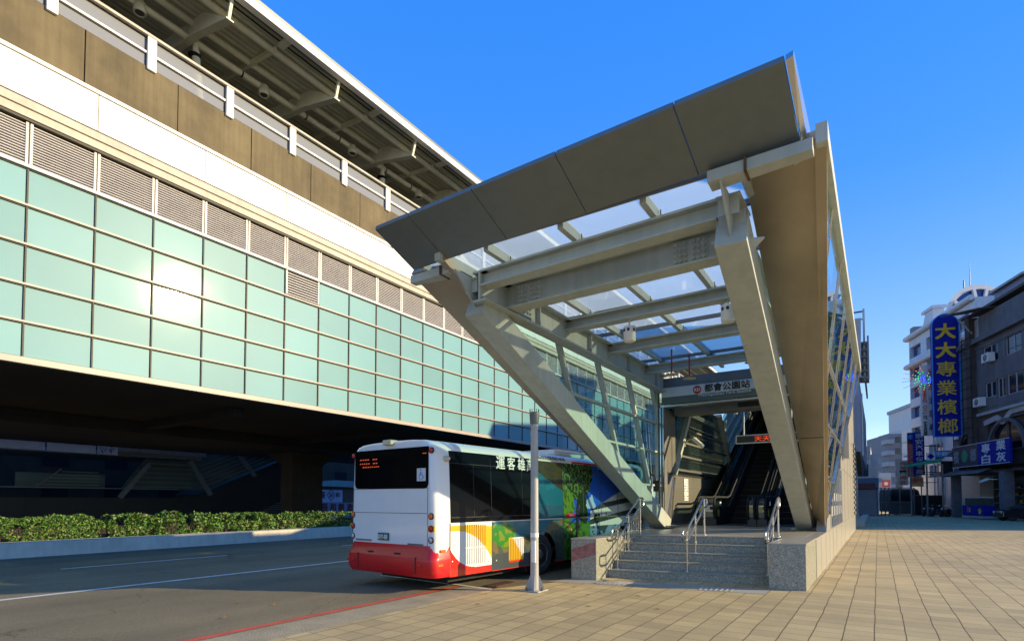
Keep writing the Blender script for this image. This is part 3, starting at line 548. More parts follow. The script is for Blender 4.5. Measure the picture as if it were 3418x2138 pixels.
for x in (-5.72, -1.68):
    b = MB(); b.box(x-.14, x+.14, 7.7, 17.6, 5.16, 5.195, M['steel']); b.box(x-.02, x+.02, 7.7, 17.6, 5.196, 5.664, M['steel']); b.box(x-.14, x+.14, 7.7, 17.6, 5.665, 5.70, M['steel'])
    s = 1 if x < -3.7 else -1
    for y in (9.6, 12.0, 14.5, 16.8): b.box(min(x, x+s*.12), max(x, x+s*.12), y, y+.02, 5.2, 5.66, M['steel'])
    gd = part(b, "side_girder", en)
    b = MB(); xs = sorted([x+s*.022, x+s*.04]); b.box(xs[0], xs[1], 8.8, 9.4, 5.24, 5.62, M['steel'])
    for u in range(6):
        for v in range(4): b.lathe([(.032, 0), (.026, .03), (0, .04)], (x+s*.04, 8.87+u*.09, 5.29+v*.09), (s, 0, 0), M['steel'], 10)
    part(b, "splice_plate", gd)
# glazed roof
RX = [-6.62, -5.23, -3.87, -2.60, -1.33, -.72]; RY = [7.15, 8.15, 9.7, 11.25, 12.8, 14.35, 15.9, 17.55]
for i in range(5):
    for j in range(7):
        b = MB(); b.box(RX[i]+.035, RX[i+1]-.035, RY[j]+.03, RY[j+1]-.03, 5.878, 5.892, M['roofg']); part(b, "roof_pane", en)
for i, x in enumerate(RX):
    b = MB(); b.box(x-.045, x+.045, 7.22, 17.6, 5.74, 5.872, M['steel']); b.box(x-.03, x+.03, 7.1, 17.6, 5.895, 5.92, M['grey']); part(b, "roof_rafter", en)
    if i in (0, 4, 5): continue
    for y, z0, z1 in BY:
        for dy in (.05,):
            b = MB(); yy = y+sk(x)+dy; b.box(x-.13, x+.10, yy, yy+.07, 5.705, 5.738, M['rust']); b.box(x-.13, x-.10, yy, yy+.07, 5.60, 5.704, M['rust']); b.box(x+.07, x+.10, yy, yy+.07, 5.739, 5.80, M['steel'])
            for dx in (.03, .08): b.tube([(x+dx, yy-.03, 5.74), (x+dx, yy-.03, 5.86)], .008, M['rust'], 6)
            part(b, "roof_clamp", en)
b = MB()
for y in RY[:-1]: b.box(-6.6, -.72, y-.03, y+.03, 5.79, 5.871, M['grey'])
part(b, "roof_transoms", en)
# flared side walls of glass
TRI = [(17.3, 1.32), (18.9, 3.6), (20.9, 5.88), (7.1, 5.80)]
def clip(poly, a, bq, c):     # keep a*y+b*z<=c
    out = []
    for i in range(len(poly)):
        p, q = poly[i], poly[(i+1) % len(poly)]; fp, fq = a*p[0]+bq*p[1]-c, a*q[0]+bq*q[1]-c
        if fp <= 0: out.append(p)
        if fp*fq < 0: t = fp/(fp-fq); out.append((p[0]+(q[0]-p[0])*t, p[1]+(q[1]-p[1])*t))
    return out
def sidewall(xb, xt, s):
    X = lambda z: xb+(xt-xb)*(z-1.32)/4.5
    P = lambda p, o=0: (X(p[1])+o*s, p[0], p[1])
    ZS = [1.3, 2.2, 3.28, 4.21, 5.9]; MS = [4.9+2.1*k for k in range(8)]   # mullion foot lines: y + .48*z = const
    for i in range(4):
        for j in range(7):
            c = TRI[:]
            c = clip(c, 0, -1, -ZS[i]-.03); c = clip(c, 0, 1, ZS[i+1]-.03); c = clip(c, -1, -.48, -MS[j]-2.44-.03) if len(c) > 2 else c; c = clip(c, 1, .48, MS[j+1]+2.44-.03) if len(c) > 2 else c
            if len(c) > 2:
                ar = abs(sum(c[k][0]*c[(k+1) % len(c)][1]-c[(k+1) % len(c)][0]*c[k][1] for k in range(len(c))))/2
                if ar > .01: b = MB(); b.prism([P(p) for p in c], (.012*s, 0, 0), M['sideg']); part(b, "side_pane", en)
    b = MB()
    for m_ in MS:
        c = m_+2.44; pts = []
        for i in range(4):
            p, q = TRI[i], TRI[(i+1) % 4]; fp, fq = p[0]+.48*p[1]-c, q[0]+.48*q[1]-c
            if fp*fq < 0: t = fp/(fp-fq); pts.append((p[0]+(q[0]-p[0])*t, p[1]+(q[1]-p[1])*t))
        if len(pts) == 2: b.beam(P(pts[0], -.05), P(pts[1], -.05), .09 if s < 0 else .05, .10 if s < 0 else .06, M['steel'], (1, 0, 0)); b.beam(P(pts[0], .026), P(pts[1], .026), .04, .02, M['stain'], (1, 0, 0))
    for z in ZS[1:4]:
        pts = []
        for i in range(4):
            p, q = TRI[i], TRI[(i+1) % 4]
            if (p[1]-z)*(q[1]-z) < 0: t = (z-p[1])/(q[1]-p[1]); pts.append((p[0]+(q[0]-p[0])*t, z))
        b.beam(P(pts[0], -.05), P(pts[1], -.05), .09, .06, M['steel'], (0, 0, 1)); b.beam(P(pts[0], .028), P(pts[1], .028), .025, .05, M['stain'], (0, 0, 1))
    part(b, "side_frame", en)
    b = MB()
    for i in (0, 1, 3): b.beam(P(TRI[i], 0), P(TRI[(i+1) % 4], 0), .14, .12, M['stain'] if i != 3 else M['brown'], (1, 0, 0))
    b.beam(P((7.0, 5.82), .01), P((20.95, 5.90), .01), .12, .22, M['steel'], (0, 0, 1)); part(b, "edge_frame", en)
sidewall(-1.19, -.46, 1); sidewall(-5.93, -6.06, -1)
def soffit(o1, o0, i1, i0):
    b = MB()
    for t0, t1 in ((0, .415), (.418, 1)):
        L_ = lambda a, c, t: V(a).lerp(V(c), t)
        q = [L_(o0, o1, t0), L_(o0, o1, t1), L_(i0, i1, t1), L_(i0, i1, t0)]
        b.hexa(q+[p+V((0, .10, .16)) for p in q], M['brown'])
    part(b, "side_soffit", en, bevel=.003)
soffit((-.46, 7.05, 5.80), (-1.21, 17.25, 1.0), (-1.36, 7.45, 5.94), (-1.50, 17.95, 1.0))
soffit((-6.99, 7.35, 5.80), (-5.96, 17.2, 1.0), (-6.10, 7.6, 5.94), (-5.80, 17.4, 1.0))
# portal with header
b = MB(); b.box(-5.80, -1.55, 17.6, 17.9, 5.31, 5.62, M['grey']); b.box(-5.80, -1.55, 17.58, 17.9, 4.70, 4.76, M['stain']); part(b, "portal_header", en)
for x0, x1 in ((-5.86, -5.70), (-1.72, -1.58)):
    b = MB(); b.box(x0, x1, 17.62, 17.9, .89, 4.69, M['grey']); b.box(x0+.03, x0+.055, 17.60, 17.618, .89, 4.69, M['chrome']); b.box(x1-.04, x1-.02, 17.60, 17.618, .89, 4.69, M['chrome']); part(b, "door_jamb", en)
b = MB(); b.box(-5.98, -5.88, 17.55, 17.75, .9, 5.3, M['steel']); part(b, "corner_post", en)
# escalator hall
b = MB(); b.box(-5.9, -5.76, 17.92, 33, .89, 2.58, M['steelp'])
for y in (19.0, 19.9, 21.1, 22.3, 23.5, 24.7): b.box(-5.759, -5.756, y, y+.015, .9, 2.57, M['grey'])
b.box(-5.759, -5.752, 17.95, 30, 2.17, 2.19, M['grey']); b.box(-5.92, -5.72, 17.92, 33, 2.585, 2.63, M['stain']); b.box(-5.76, -5.753, 17.95, 26, 1.0, 1.02, M['grey']); part(b, "lower_wall", en)
b = MB(); b.beam((-5.8, 20.9, 5.25), (-5.8, 18.75, 2.62), .2, .28, M['steel'], (1, 0, 0)); b.beam((-5.8, 18.75, 2.62), (-5.72, 18.0, 1.0), .05, .08, M['stain'], (1, 0, 0)); b.beam((-5.72, 18.75, 2.5), (-5.70, 18.25, 1.0), .03, .05, M['stain'], (1, 0, 0)); part(b, "slanted_mullion", en)
b = MB(); b.beam((-5.8, 25.2, 5.4), (-5.8, 27.6, 3.0), .2, .34, M['steel'], (1, 0, 0)); part(b, "slanted_mullion", en)
b = MB()
for z in (2.75, 3.25, 3.75, 4.25, 4.75, 5.25): b.box(-5.86, -5.74, 19.0+max(0, z-2.6)*.75, 27.4-max(0, z-2.9)*.9, z, z+.07, M['steelp'])
part(b, "hall_transoms", en)
b = MB(); b.box(-5.815, -5.80, 18.0, 26.5, 2.64, 5.3, M['escg']); part(b, "hall_pane", en)
b = MB(); b.box(-5.78, -5.70, 17.92, 18.8, 2.64, 4.69, M['steelp']); part(b, "jamb_panel", en)
b = MB()
for k in range(5): b.beam((-5.83, 26.6, 2.7+k*.65), (-5.83, 33, 6.0+k*.65), .06, .08, M['steel'], (1, 0, 0))
b.prism([(-5.88, 26.6, 2.65), (-5.88, 33, 5.9), (-5.88, 33, 8.3), (-5.88, 26.6, 5.6)], (.012, 0, 0), M['sideg']); part(b, "raking_glazing", en)
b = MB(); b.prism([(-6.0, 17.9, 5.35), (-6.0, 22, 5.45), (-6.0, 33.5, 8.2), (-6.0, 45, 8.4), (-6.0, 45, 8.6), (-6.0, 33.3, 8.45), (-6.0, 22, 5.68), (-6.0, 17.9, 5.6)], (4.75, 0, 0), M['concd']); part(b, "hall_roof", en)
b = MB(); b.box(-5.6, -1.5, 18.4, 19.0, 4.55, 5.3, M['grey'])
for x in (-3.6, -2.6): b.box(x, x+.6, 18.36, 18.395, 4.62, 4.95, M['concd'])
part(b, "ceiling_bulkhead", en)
b = MB(); b.box(-1.30, -1.22, 14.6, 24.58, 6.3, 7.55, M["granl"]); part(b, "added_shade_wall", en)  # added screen hidden behind the soffit, only there to shade the far kerb
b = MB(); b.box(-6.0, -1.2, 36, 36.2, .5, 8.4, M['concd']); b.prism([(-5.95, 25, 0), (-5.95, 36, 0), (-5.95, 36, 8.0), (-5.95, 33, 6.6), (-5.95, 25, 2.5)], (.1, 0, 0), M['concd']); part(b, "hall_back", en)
b = MB(); b.prism([(-1.4, 17.0, .89), (-1.4, 17.4, 1.25), (-1.4, 20.5, 1.5), (-1.4, 24.4, 2.95), (-1.4, 24.6, 7.5), (-1.4, 33.3, 7.6), (-1.4, 40, 8.3), (-1.4, 45.9, 8.6), (-1.4, 45.9, .89)], (.24, 0, 0), M['granl']); rw_ = part(b, "right_wall", en)
b = MB()
for y in (24.5, 27, 30, 33, 36): b.box(-1.158, -1.154, y, y+.025, .9, 7.5, M['grey'])
for z in (2.95, 4.7, 6.5): b.box(-1.158, -1.154, 24.7, 45.8, z, z+.02, M['grey'])
part(b, "wall_seams", rw_)
for k in range(5):
    y = 18.5+1.17*k; b = MB(); b.box(-1.158, -1.146, y, y+1.08, .97, 2.45 if k == 0 else 2.82, M['wdark']); w_ = part(b, "low_window", en)
    b = MB()
    for a, c, d, e in ((y-.03, y, .94, 2.85), (y+1.08, y+1.11, .94, 2.85), (y, y+1.08, .93, .97)): b.box(-1.159, -1.12, a, c, d, min(e, 2.5) if k == 0 else e, M['stain'])
    for z, h in ((1.25, .3), (1.7, .25)): b.box(-1.1455, -1.1445, y+.2, y+.8, z, z+h, M['tile3'])
    part(b, "window_frame", w_)
b = MB()
for k in range(14): b.box(-1.16, -1.10, 37.5, 41.5, .95+k*.3, 1.1+k*.3, M['grey'])
part(b, "wall_louver", en)
b = MB(); b.box(-1.155, -.92, 25.6, 26.3, 3.4, 4.6, M['granl']); part(b, "wall_box", en)

# ------------------------------------------------------------ hung things below the canopy
sg = thing("station_sign", "long white and grey station name board over the escalator portal", "sign", (-3.7, 17.55, 4.78))
b = MB(); b.box(-5.72, -1.70, 17.46, 17.575, 4.99, 5.29, M['signw']); b.box(-5.72, -1.70, 17.455, 17.575, 4.78, 4.988, M['signg']); part(b, "board", sg)
b = MB(); b.lathe([(.125, 0), (.125, .012), (0, .0125)], (-4.60, 17.459, 5.13), (0, -1, 0), M['redl'], 28); part(b, "line_badge", sg)
b = MB(); b.text("R21", (-4.60, 17.445, 5.13), (1, 0, 0), Z, .09, M['white'], .02); b.text("都會公園站", (-3.73, 17.455, 5.15), (1, 0, 0), Z, .235, M['ink'], .012, wmax=1.30); b.text("Metropolitan Park Station", (-3.80, 17.45, 4.935), (1, 0, 0), Z, .115, M['signw'], .012, wmax=1.50); part(b, "lettering", sg)
lb = thing("led_board", "long grey LED board with red characters hanging inside the portal", "LED board", (-3.0, 20, 3.66))
b = MB(); b.box(-4.0, -1.9, 19.95, 20.1, 3.62, 3.92, M['steelp']); b.box(-3.96, -1.94, 19.94, 19.949, 3.66, 3.88, M['black']); part(b, "case", lb, bevel=.004)
b = MB(); b.text("天天搭結合", (-2.78, 19.935, 3.77), (1, 0, 0), Z, .17, M['led'], 0, wmax=1.25); part(b, "red_lettering", lb)
for x in (-3.75, -2.3): b = MB(); b.tube([(x, 20.03, 3.92), (x, 20.03, 5.4)], .03, M['stain'], 8); part(b, "hanger", lb)
sp = thing("round_speaker", "white drum speaker hanging left of centre under the glass roof", "speaker", (-4.25, 10.95, 5.0), "drum speakers under the canopy")
b = MB(); b.lathe([(.11, 0), (.125, .02), (.125, .30), (.12, .31), (0, .31)], (-4.25, 10.95, 5.0), (0, 0, 1), M['white'], 24); b.lathe([(.02, .31), (.02, .47)], (-4.25, 10.95, 5.0), (0, 0, 1), M['white'], 8); part(b, "drum", sp)
b = MB()
for a in (-2.2, -1.4, -.4, .5): c, s_ = math.cos(a), math.sin(a); b.obox((-4.25, 10.95, 5.0), (-s_, c, 0), (c, s_, 0), -.025, .025, .12, .128, .2, .26, M['ink'])
part(b, "slots", sp)
copy_tree(sp, (-2.28, 10.85, 5.04), "white drum speaker hanging near the right slanted column", "drum speakers under the canopy")
dl = thing("fire_detector_dish", "pale dish on a red pipe hanging left under the roof, before the sign", "detector dish", (-4.55, 14.75, 5.08), "dishes on red pipes under the canopy")
b = MB(); b.tube([(-4.55, 14.75, 5.1), (-4.55, 14.75, 5.75)], .022, M['redpipe'], 8); part(b, "red_pipe", dl)
b = MB(); b.lathe([(0, .035), (.05, .03), (.17, 0), (.175, -.01), (.05, .012), (0, .012)], (-4.55, 14.75, 5.08), (0, 0, 1), M['cream'], 24); part(b, "dish", dl)
copy_tree(dl, (-2.5, 14.5, 5.08), "pale dish on a red pipe hanging near the right slanted column", "dishes on red pipes under the canopy")
copy_tree(dl, (-4.32, 15.6, 5.1), "pale dish half hidden behind the left red pipe dish", "dishes on red pipes under the canopy")
cc = thing("security_camera", "white tube security camera on an arm at the left slanted mullion", "camera", (-5.6, 19.7, 3.75))
b = MB(); b.beam((-5.35, 19.75, 3.88), (-4.95, 19.45, 3.55), .11, .12, M['white'], (0, 0, 1)); part(b, "housing", cc, bevel=.02)
b = MB(); b.tube([(-5.7, 19.8, 3.72), (-5.5, 19.8, 3.86), (-5.25, 19.72, 3.88)], .03, M['cream'], 8); b.box(-5.74, -5.66, 19.7, 19.9, 3.62, 3.82, M['grey']); part(b, "arm", cc)
ps = thing("notice_poster", "narrow coloured notice on the steel wall left of the escalator", "poster", (-5.75, 20.2, 1.8))
b = MB(); b.box(-5.752, -5.745, 19.95, 20.45, 1.72, 2.5, M['white']); part(b, "sheet", ps)
b = MB()
for i in range(4):
    for j in range(8):
        if random.random() < .6: b.box(-5.7445, -5.743, 19.98+i*.115, 20.06+i*.115, 1.76+j*.09, 1.81+j*.09, [M['ltblue'], M['redl'], M['ink'], M['teal']][(i*3+j*5) % 4])
part(b, "print", ps)

# escalators
def escalator(x0, x1, bl, br, label):
    g = thing("escalator", label, "escalator", ((x0+x1)/2, 19.5, .885), "escalators inside the portal"); sl = .52
    b = MB(); b.box(x0, x1, 19.2, 21.4, .886, .90, M['grey'])
    for k in range(30):
        y = 21.4+k*.4; z = .9+k*.208; b.box(x0, x1, y, y+.4, z-.3, z+.205, M['blackm']); b.box(x0, x1, y-.004, y-.001, z+.195, z+.204, M['grey'])
    part(b, "steps", g)
    for (a, c) in (bl, br):
        b = MB(); b.prism([(a, 19.3, .89), (a, 21.4, .89), (a, 33, .89+11.6*sl), (a, 33, 1.55+11.6*sl), (a, 21.4, 1.50), (a, 19.45, 1.50), (a, 19.3, 1.40)], (c-a, 0, 0), M['black']); sk_ = part(b, "balustrade", g)
        b = MB(); xm = (a+c)/2; b.prism([(xm-.01, 19.5, 1.50), (xm-.01, 21.4, 1.50), (xm-.01, 33, 1.55+11.6*sl), (xm-.01, 33, 1.83+11.6*sl), (xm-.01, 21.35, 1.80), (xm-.01, 19.5, 1.80)], (.02, 0, 0), M['escg']); part(b, "glass", sk_)
        b = MB()
        for xx in (a+.035, c-.035): b.tube([(xx, 19.55, 1.05), (xx, 19.30, 1.13), (xx, 19.15, 1.32), (xx, 19.15, 1.60), (xx, 19.28, 1.78), (xx, 19.5, 1.84), (xx, 21.2, 1.84), (xx, 21.6, 1.90), (xx, 33, 1.86+11.6*sl)], .035, M['blackm'], 8)
        b.tube([(c-.035, 21.4, 1.52), (c-.035, 33, 1.57+11.6*sl)], .016, M['grey'], 6); b.tube([(a+.035, 21.4, 1.52), (a+.035, 33, 1.57+11.6*sl)], .016, M['grey'], 6); part(b, "handrail_belt", sk_)
        b = MB(); b.prism([(a+.07, 19.36, 1.08), (a+.07, 19.25, 1.18), (a+.07, 19.2, 1.35), (a+.07, 19.2, 1.56), (a+.07, 19.32, 1.72), (a+.07, 19.5, 1.78), (a+.07, 19.5, 1.08)], (c-a-.14, 0, 0), M['steelp'])
        b.box(a+.09, min(c-.09, a+.19), 19.185, 19.197, 1.33, 1.52, M['ylw']); b.box(max(a+.2, c-.17), c-.08, 19.185, 19.197, 1.42, 1.52, M['ink']); b.box(a+.1, c-.1, 19.2, 19.215, 1.6, 1.63, M['ink']); part(b, "newel", sk_)
        b = MB(); b.box(c-.001, c+.004, 19.55, 19.75, 1.2, 1.42, M['ylw']); b.box(c-.001, c+.004, 19.85, 20.05, 1.55, 1.68, M['white']); part(b, "warning_sticker", sk_)
    return g
escalator(-4.50, -3.56, (-5.12, -4.52), (-3.54, -3.28), "left escalator, beside the steel wall, climbing into the dark hall")
escalator(-2.94, -2.0, (-3.26, -2.96), (-1.98, -1.66), "right escalator, partly behind the slanted column")

# link bridge behind the entrance
lk = thing("link_bridge", "blue grey clad link bridge behind the entrance with louvred awning on top", "bridge", (-4, 50, 0))
lw = mat("link_cladding", (0.22, 0.26, 0.36), .4, var=.08, scale=.5)
b = MB(); b.box(-9, -.86, 42, 66, 4.85, 9.5, lw); b.prism([(-9, 41.9, 4.85), (-.9, 41.9, 4.85), (-.9, 46, 3.6), (-9, 46, 3.6)], (0, .3, 0), M['concd']); part(b, "body", lk)
b = MB()
for z in (6.4, 7.9): b.box(-.859, -.85, 42, 66, z, z+.03, M['grey'])
for y in (44, 48, 52): b.box(-.859, -.85, y, y+.04, 4.9, 9.4, M['grey'])
b.tube([(-.84, 46.5, 4.9), (-.84, 46.5, 9.3)], .06, M['steel'], 8); part(b, "cladding_joints", lk)
b = MB()
for k in range(6): b.hexa([(-1.6, 42.5, 9.7+k*.45), (-.33, 42.3, 9.55+k*.45), (-.33, 44.0, 9.55+k*.45), (-1.6, 44.0, 9.7+k*.45), (-1.6, 42.5, 9.8+k*.45), (-.33, 42.3, 9.7+k*.45), (-.33, 44, 9.7+k*.45), (-1.6, 44, 9.8+k*.45)], M['grey'])
b.box(-.62, -.52, 43, 53, 9.9, 10.2, M['grey']); b.box(-.62, -.5, 42.6, 42.75, 9.5, 14.2, M['steel']); b.box(-2.6, -.5, 42.62, 42.7, 14.0, 14.08, M['blackm']); b.box(-2.6, -.5, 42.62, 42.7, 13.5, 13.56, M['blackm']); b.box(-.40, -.30, 42.2, 42.35, 9.5, 12.3, M['grey']); part(b, "roof_awning", lk)
b = MB(); b.box(-1.2, -.75, 43, 62, 0, .45, M['granl']); single(b, 'low_ledge', 'low pale stone ledge at the foot of the wall before the shutter shed', 'ledge', (-1, 50, 0))
b = MB(); b.prism([(-3, 41.8, 9.6), (-.75, 41.8, 9.6), (-.7, 41.8, 13.4), (-3, 41.8, 13.4)], (0, .15, 0), M['tile3']); part(b, "roof_screen", lk)
# ------------------------------------------------------------ city bus
BA = R(4.3); dv = V((math.sin(BA), math.cos(BA), 0)); nr = V((math.cos(BA), -math.sin(BA), 0)); C0 = V((-6.53, 11.26, 0))-dv*3.47
def BP(s, n, z): return C0+dv*s+nr*n+Z*z
bus = thing("city_bus", "white city bus with red bumper, yellow band and landscape picture along its side", "bus", BP(0, -1.25, 0))
BL = 9.3
def lean(z): return 0 if z < 1.28 else -.055*(z-1.28)/1.3
half = [(0, .30), (0, .62), (0, 1.02), (0, 1.28), (-.028, 2.0), (-.055, 2.58), (-.075, 2.68), (-.12, 2.76), (-.20, 2.82), (-.34, 2.855), (-.7, 2.88), (-1.25, 2.89)]
prof = half+[(-2.5-n, z) for n, z in half[-2::-1]]; NP = len(prof)
SS = [(0, .10, .05), (.02, .05, .025), (.05, .02, .01), (.10, 0, 0), (1.6, 0, 0), (2.92, 0, 0), (4.06, 0, 0), (6, 0, 0), (7.0, 0, 0), (8.1, 0, 0), (9.1, 0, 0), (9.22, .03, .03), (BL, .12, .08)]
b = MB(); vs = []
for s, i_, j_ in SS:
    for n, z in prof:
        nn_ = -1.25+(n+1.25)*(1-i_/1.25); zz = z-j_*(1 if z > 2 else 0); vs.append(BP(s, nn_, zz))
fs = []
for i in range(len(SS)-1):
    for k in range(NP-1):
        s0 = SS[i][0]
        if s0 in (2.92, 7.0) and (k < 2 or k >= NP-3): continue
        fs.append((i*NP+k, (i+1)*NP+k, (i+1)*NP+k+1, i*NP+k+1))
b.add(vs, fs, M['buswh'], True)
b.add(vs[:NP], [tuple(range(NP))], M['buswh']); b.add(vs[-NP:], [tuple(range(NP-1, -1, -1))], M['buswh'])
b.add([BP(.1, -.02, .31), BP(9.2, -.02, .31), BP(9.2, -2.48, .31), BP(.1, -2.48, .31)], [(0, 1, 2, 3)], M['blackm'])
body = part(b, "body", bus)
for s0 in (2.92, 7.0): b = MB(); b.obox(BP(0, 0, 0), dv, nr, s0+.02, s0+1.1, -.6, -.55, .3, 1.0, M['blackm']); b.obox(BP(0, 0, 0), dv, nr, s0+.02, s0+1.1, -.6, -.03, 1.0, 1.015, M['blackm']); part(b, 'wheel_arch', bus)
b = MB()
b.obox(BP(0, 0, 0), dv, nr, .6, 2.8, -2.2, -.3, .12, .30, M['blackm']); part(b, "chassis", bus)
# rear
def rear(n0, n1, z0, z1, m, b, d0=-.006, d1=.05): return b.obox(BP(0, 0, 0), dv, nr, d0, d1, n0, n1, z0, z1, m)
b = MB(); c_ = [(-2.34, 2.73), (-.17, 2.72), (-.17, 2.02), (-.20, 1.96), (-.26, 1.935), (-2.26, 1.955), (-2.32, 1.98), (-2.345, 2.04)]
b.prism([BP(.05, n, z) for n, z in c_], dv*(-.06), M['busblk']); rwd = part(b, "rear_window", bus)
b = MB()
for row, (n0, n1, z) in enumerate([(-2.18, -1.55, 2.53), (-2.18, -1.6, 2.45), (-2.18, -1.55, 2.38)]):
    n = n0
    while n < n1:
        l = random.uniform(.03, .07)
        if random.random() < .72: rear(n, n+l, z, z+.022, M['ledd'], b, -.0125, -.0105)
        n += l+.025
rear(-.32, -.22, 2.585, 2.60, M['ledd'], b, -.0125, -.0105); part(b, "route_display", rwd)
b = MB(); rear(-.47, -.235, 2.075, 2.315, M['signw'], b, -.014, -.0105)
def rd(pts, r): b.tube([BP(-.017, n, z) for n, z in pts], r, M['ltblue'], 6)
b.lathe([(.018, 0), (0, .003)], BP(-.0145, -.365, 2.285), -dv, M['ltblue'], 12)
rd([(-.365, 2.255), (-.365, 2.19), (-.315, 2.19), (-.295, 2.13), (-.27, 2.14)], .008); rd([(-.365, 2.225), (-.32, 2.225)], .006)
rd([(-.355+.055*math.cos(t*.3+1.7)+.0, 2.155+.055*math.sin(t*.3+1.7)) for t in range(0, 16)], .006); part(b, "wheelchair_sign", rwd)
b = MB()
for z in (1.945, 1.47): b.obox(BP(0, 0, 0), dv, nr, -.002, .05, -2.42, -.19, z-.005, z+.005, M['dark'])
for n in (-2.42, -.195): b.obox(BP(0, 0, 0), dv, nr, -.002, .05, n, n+.012, .80, 1.945, M['dark'])
part(b, "engine_door_seams", bus)
b = MB(); rear(-1.58, -1.26, .93, 1.075, M['plate'], b, -.025, -.005); b.text("819-88", BP(-.0275, -1.42, 1.0), nr, Z, .09, M['signw'], .015, wmax=.27); part(b, "number_plate", bus)
b = MB()
rear(-.19, -.005, 1.135, 1.245, M['busyel'], b, -.003, .02); rear(-2.495, -2.41, 1.135, 1.245, M['busyel'], b, -.003, .02); part(b, "yellow_band", bus)
for n, s in ((-.10, 1), (-2.40, -1)):
    for z, r, m in ((2.64, .045, 'lamp_r'), (1.42, .05, 'lamp_o'), (1.19, .05, 'lamp_r'), (.98, .05, 'lens')):
        b = MB(); b.lathe([(r+.012, -.02), (r+.012, .014), (r, .016)], BP(0, n, z), -dv, M['ink'], 20); b.lathe([(r, .016), (r*.8, .028), (0, .034)], BP(0, n, z), -dv, M[m], 20)
        part(b, {'lamp_r': "tail_light", 'lamp_o': "indicator", 'lens': "reversing_light"}[m], bus)
b = MB(); b.obox(BP(0, 0, 0), dv, nr, -.10, .10, -1.37, -1.13, 2.80, 2.90, M['cream']); part(b, "roof_beacon", bus, bevel=.015)
b = MB(); b.lathe([(.06, 0), (.06, .02), (.05, .07), (.03, .10), (0, .11)], BP(.32, -.05, 2.50), nr, M['cream'], 18); part(b, "side_lamp", bus)
# bumper
b = MB()
def ring(z, o, hr=.16):
    pl = [(.39, .004+o*.2)]
    for t in range(7): a = t/6*math.pi/2; pl.append((hr-.03-o-hr*math.sin(a)-.0, .004+o*.6-hr*(1-math.cos(a))))
    q = [(s, n) for s, n in pl]; q += [(s, -2.5-n) for s, n in reversed(pl)]
    return [BP(s, n, z) for s, n in q]
lev = [(.285, .0), (.34, .03), (.38, .055), (.60, .06), (.66, .05), (.70, .005), (.87, -.022)]; n_ = 16; vs = []
for z, o in lev: vs += ring(z, o)
n_ = len(ring(0, 0)); b.add(vs, [(i*n_+k, i*n_+k+1, (i+1)*n_+k+1, (i+1)*n_+k) for i in range(len(lev)-1) for k in range(n_-1)], M['busred'], True)
b.add(ring(.285, .0), [tuple(range(n_))], M['busred']); bump = part(b, "rear_bumper", bus)
b = MB()
for n in (-2.12, -.42): b.obox(BP(0, 0, 0), dv, nr, -.105, -.05, n, n+.012, .36, .66, M['dark'])
for n in (-1.85, -1.05): b.obox(BP(0, 0, 0), dv, nr, -.06, -.02, n, n+.16, .67, .71, M['ink'])
part(b, "bumper_details", bump)
for n in (-2.47, -2.27, -.30, -.12):
    b = MB(); b.lathe([(.035, 0), (.03, .006), (0, .008)], BP(-.105+(.03 if n > -.2 or n < -2.4 else 0), n, .50), -dv, M['lamp_r'] if n in (-2.47, -.12) else M['busred'], 14); part(b, "reflector", bump)
b = MB(); b.obox(BP(0, 0, 0), dv, nr, .13, .26, .012, .03, .755, .80, M['lamp_o']); b.obox(BP(0, 0, 0), dv, nr, .06, .18, .012, .04, .50, .54, M['lamp_o']); part(b, "side_reflector", bump)
b = MB(); b.obox(BP(0, 0, 0), dv, nr, .05, .11, -2.36, -1.72, .895, .935, M['grey']); rear(-2.30, -1.80, .90, .93, M['grey'], b, -.012, .0); rear(-.72, -.30, .865, .90, M['grey'], b, -.012, 0); part(b, "maker_lettering", bus)
# side glass
def sp_(s0, s1, z0, z1, m, b, o0=.002, o1=.010):
    return b.hexa([BP(s0, lean(z0)+o0-.02, z0), BP(s0, lean(z0)+o1, z0), BP(s1, lean(z0)+o1, z0), BP(s1, lean(z0)+o0-.02, z0), BP(s0, lean(z1)+o0-.02, z1), BP(s0, lean(z1)+o1, z1), BP(s1, lean(z1)+o1, z1), BP(s1, lean(z1)+o0-.02, z1)], m)
for s0, s1 in ((.415, 1.635), (1.65, 3.25)):
    b = MB(); sp_(s0, s1, 1.29, 2.66, M['busblk'], b); sw = part(b, "side_window", bus)
    b = MB(); sp_(s0+.01, s1-.01, 1.38, 1.395, M['black'], b, .011, .016); sp_(s0+.01, s1-.01, 2.42, 2.43, M['black'], b, .011, .014); sp_(s1-.55, s1-.54, 1.4, 2.4, M['black'], b, .011, .014); part(b, "window_bar", sw)
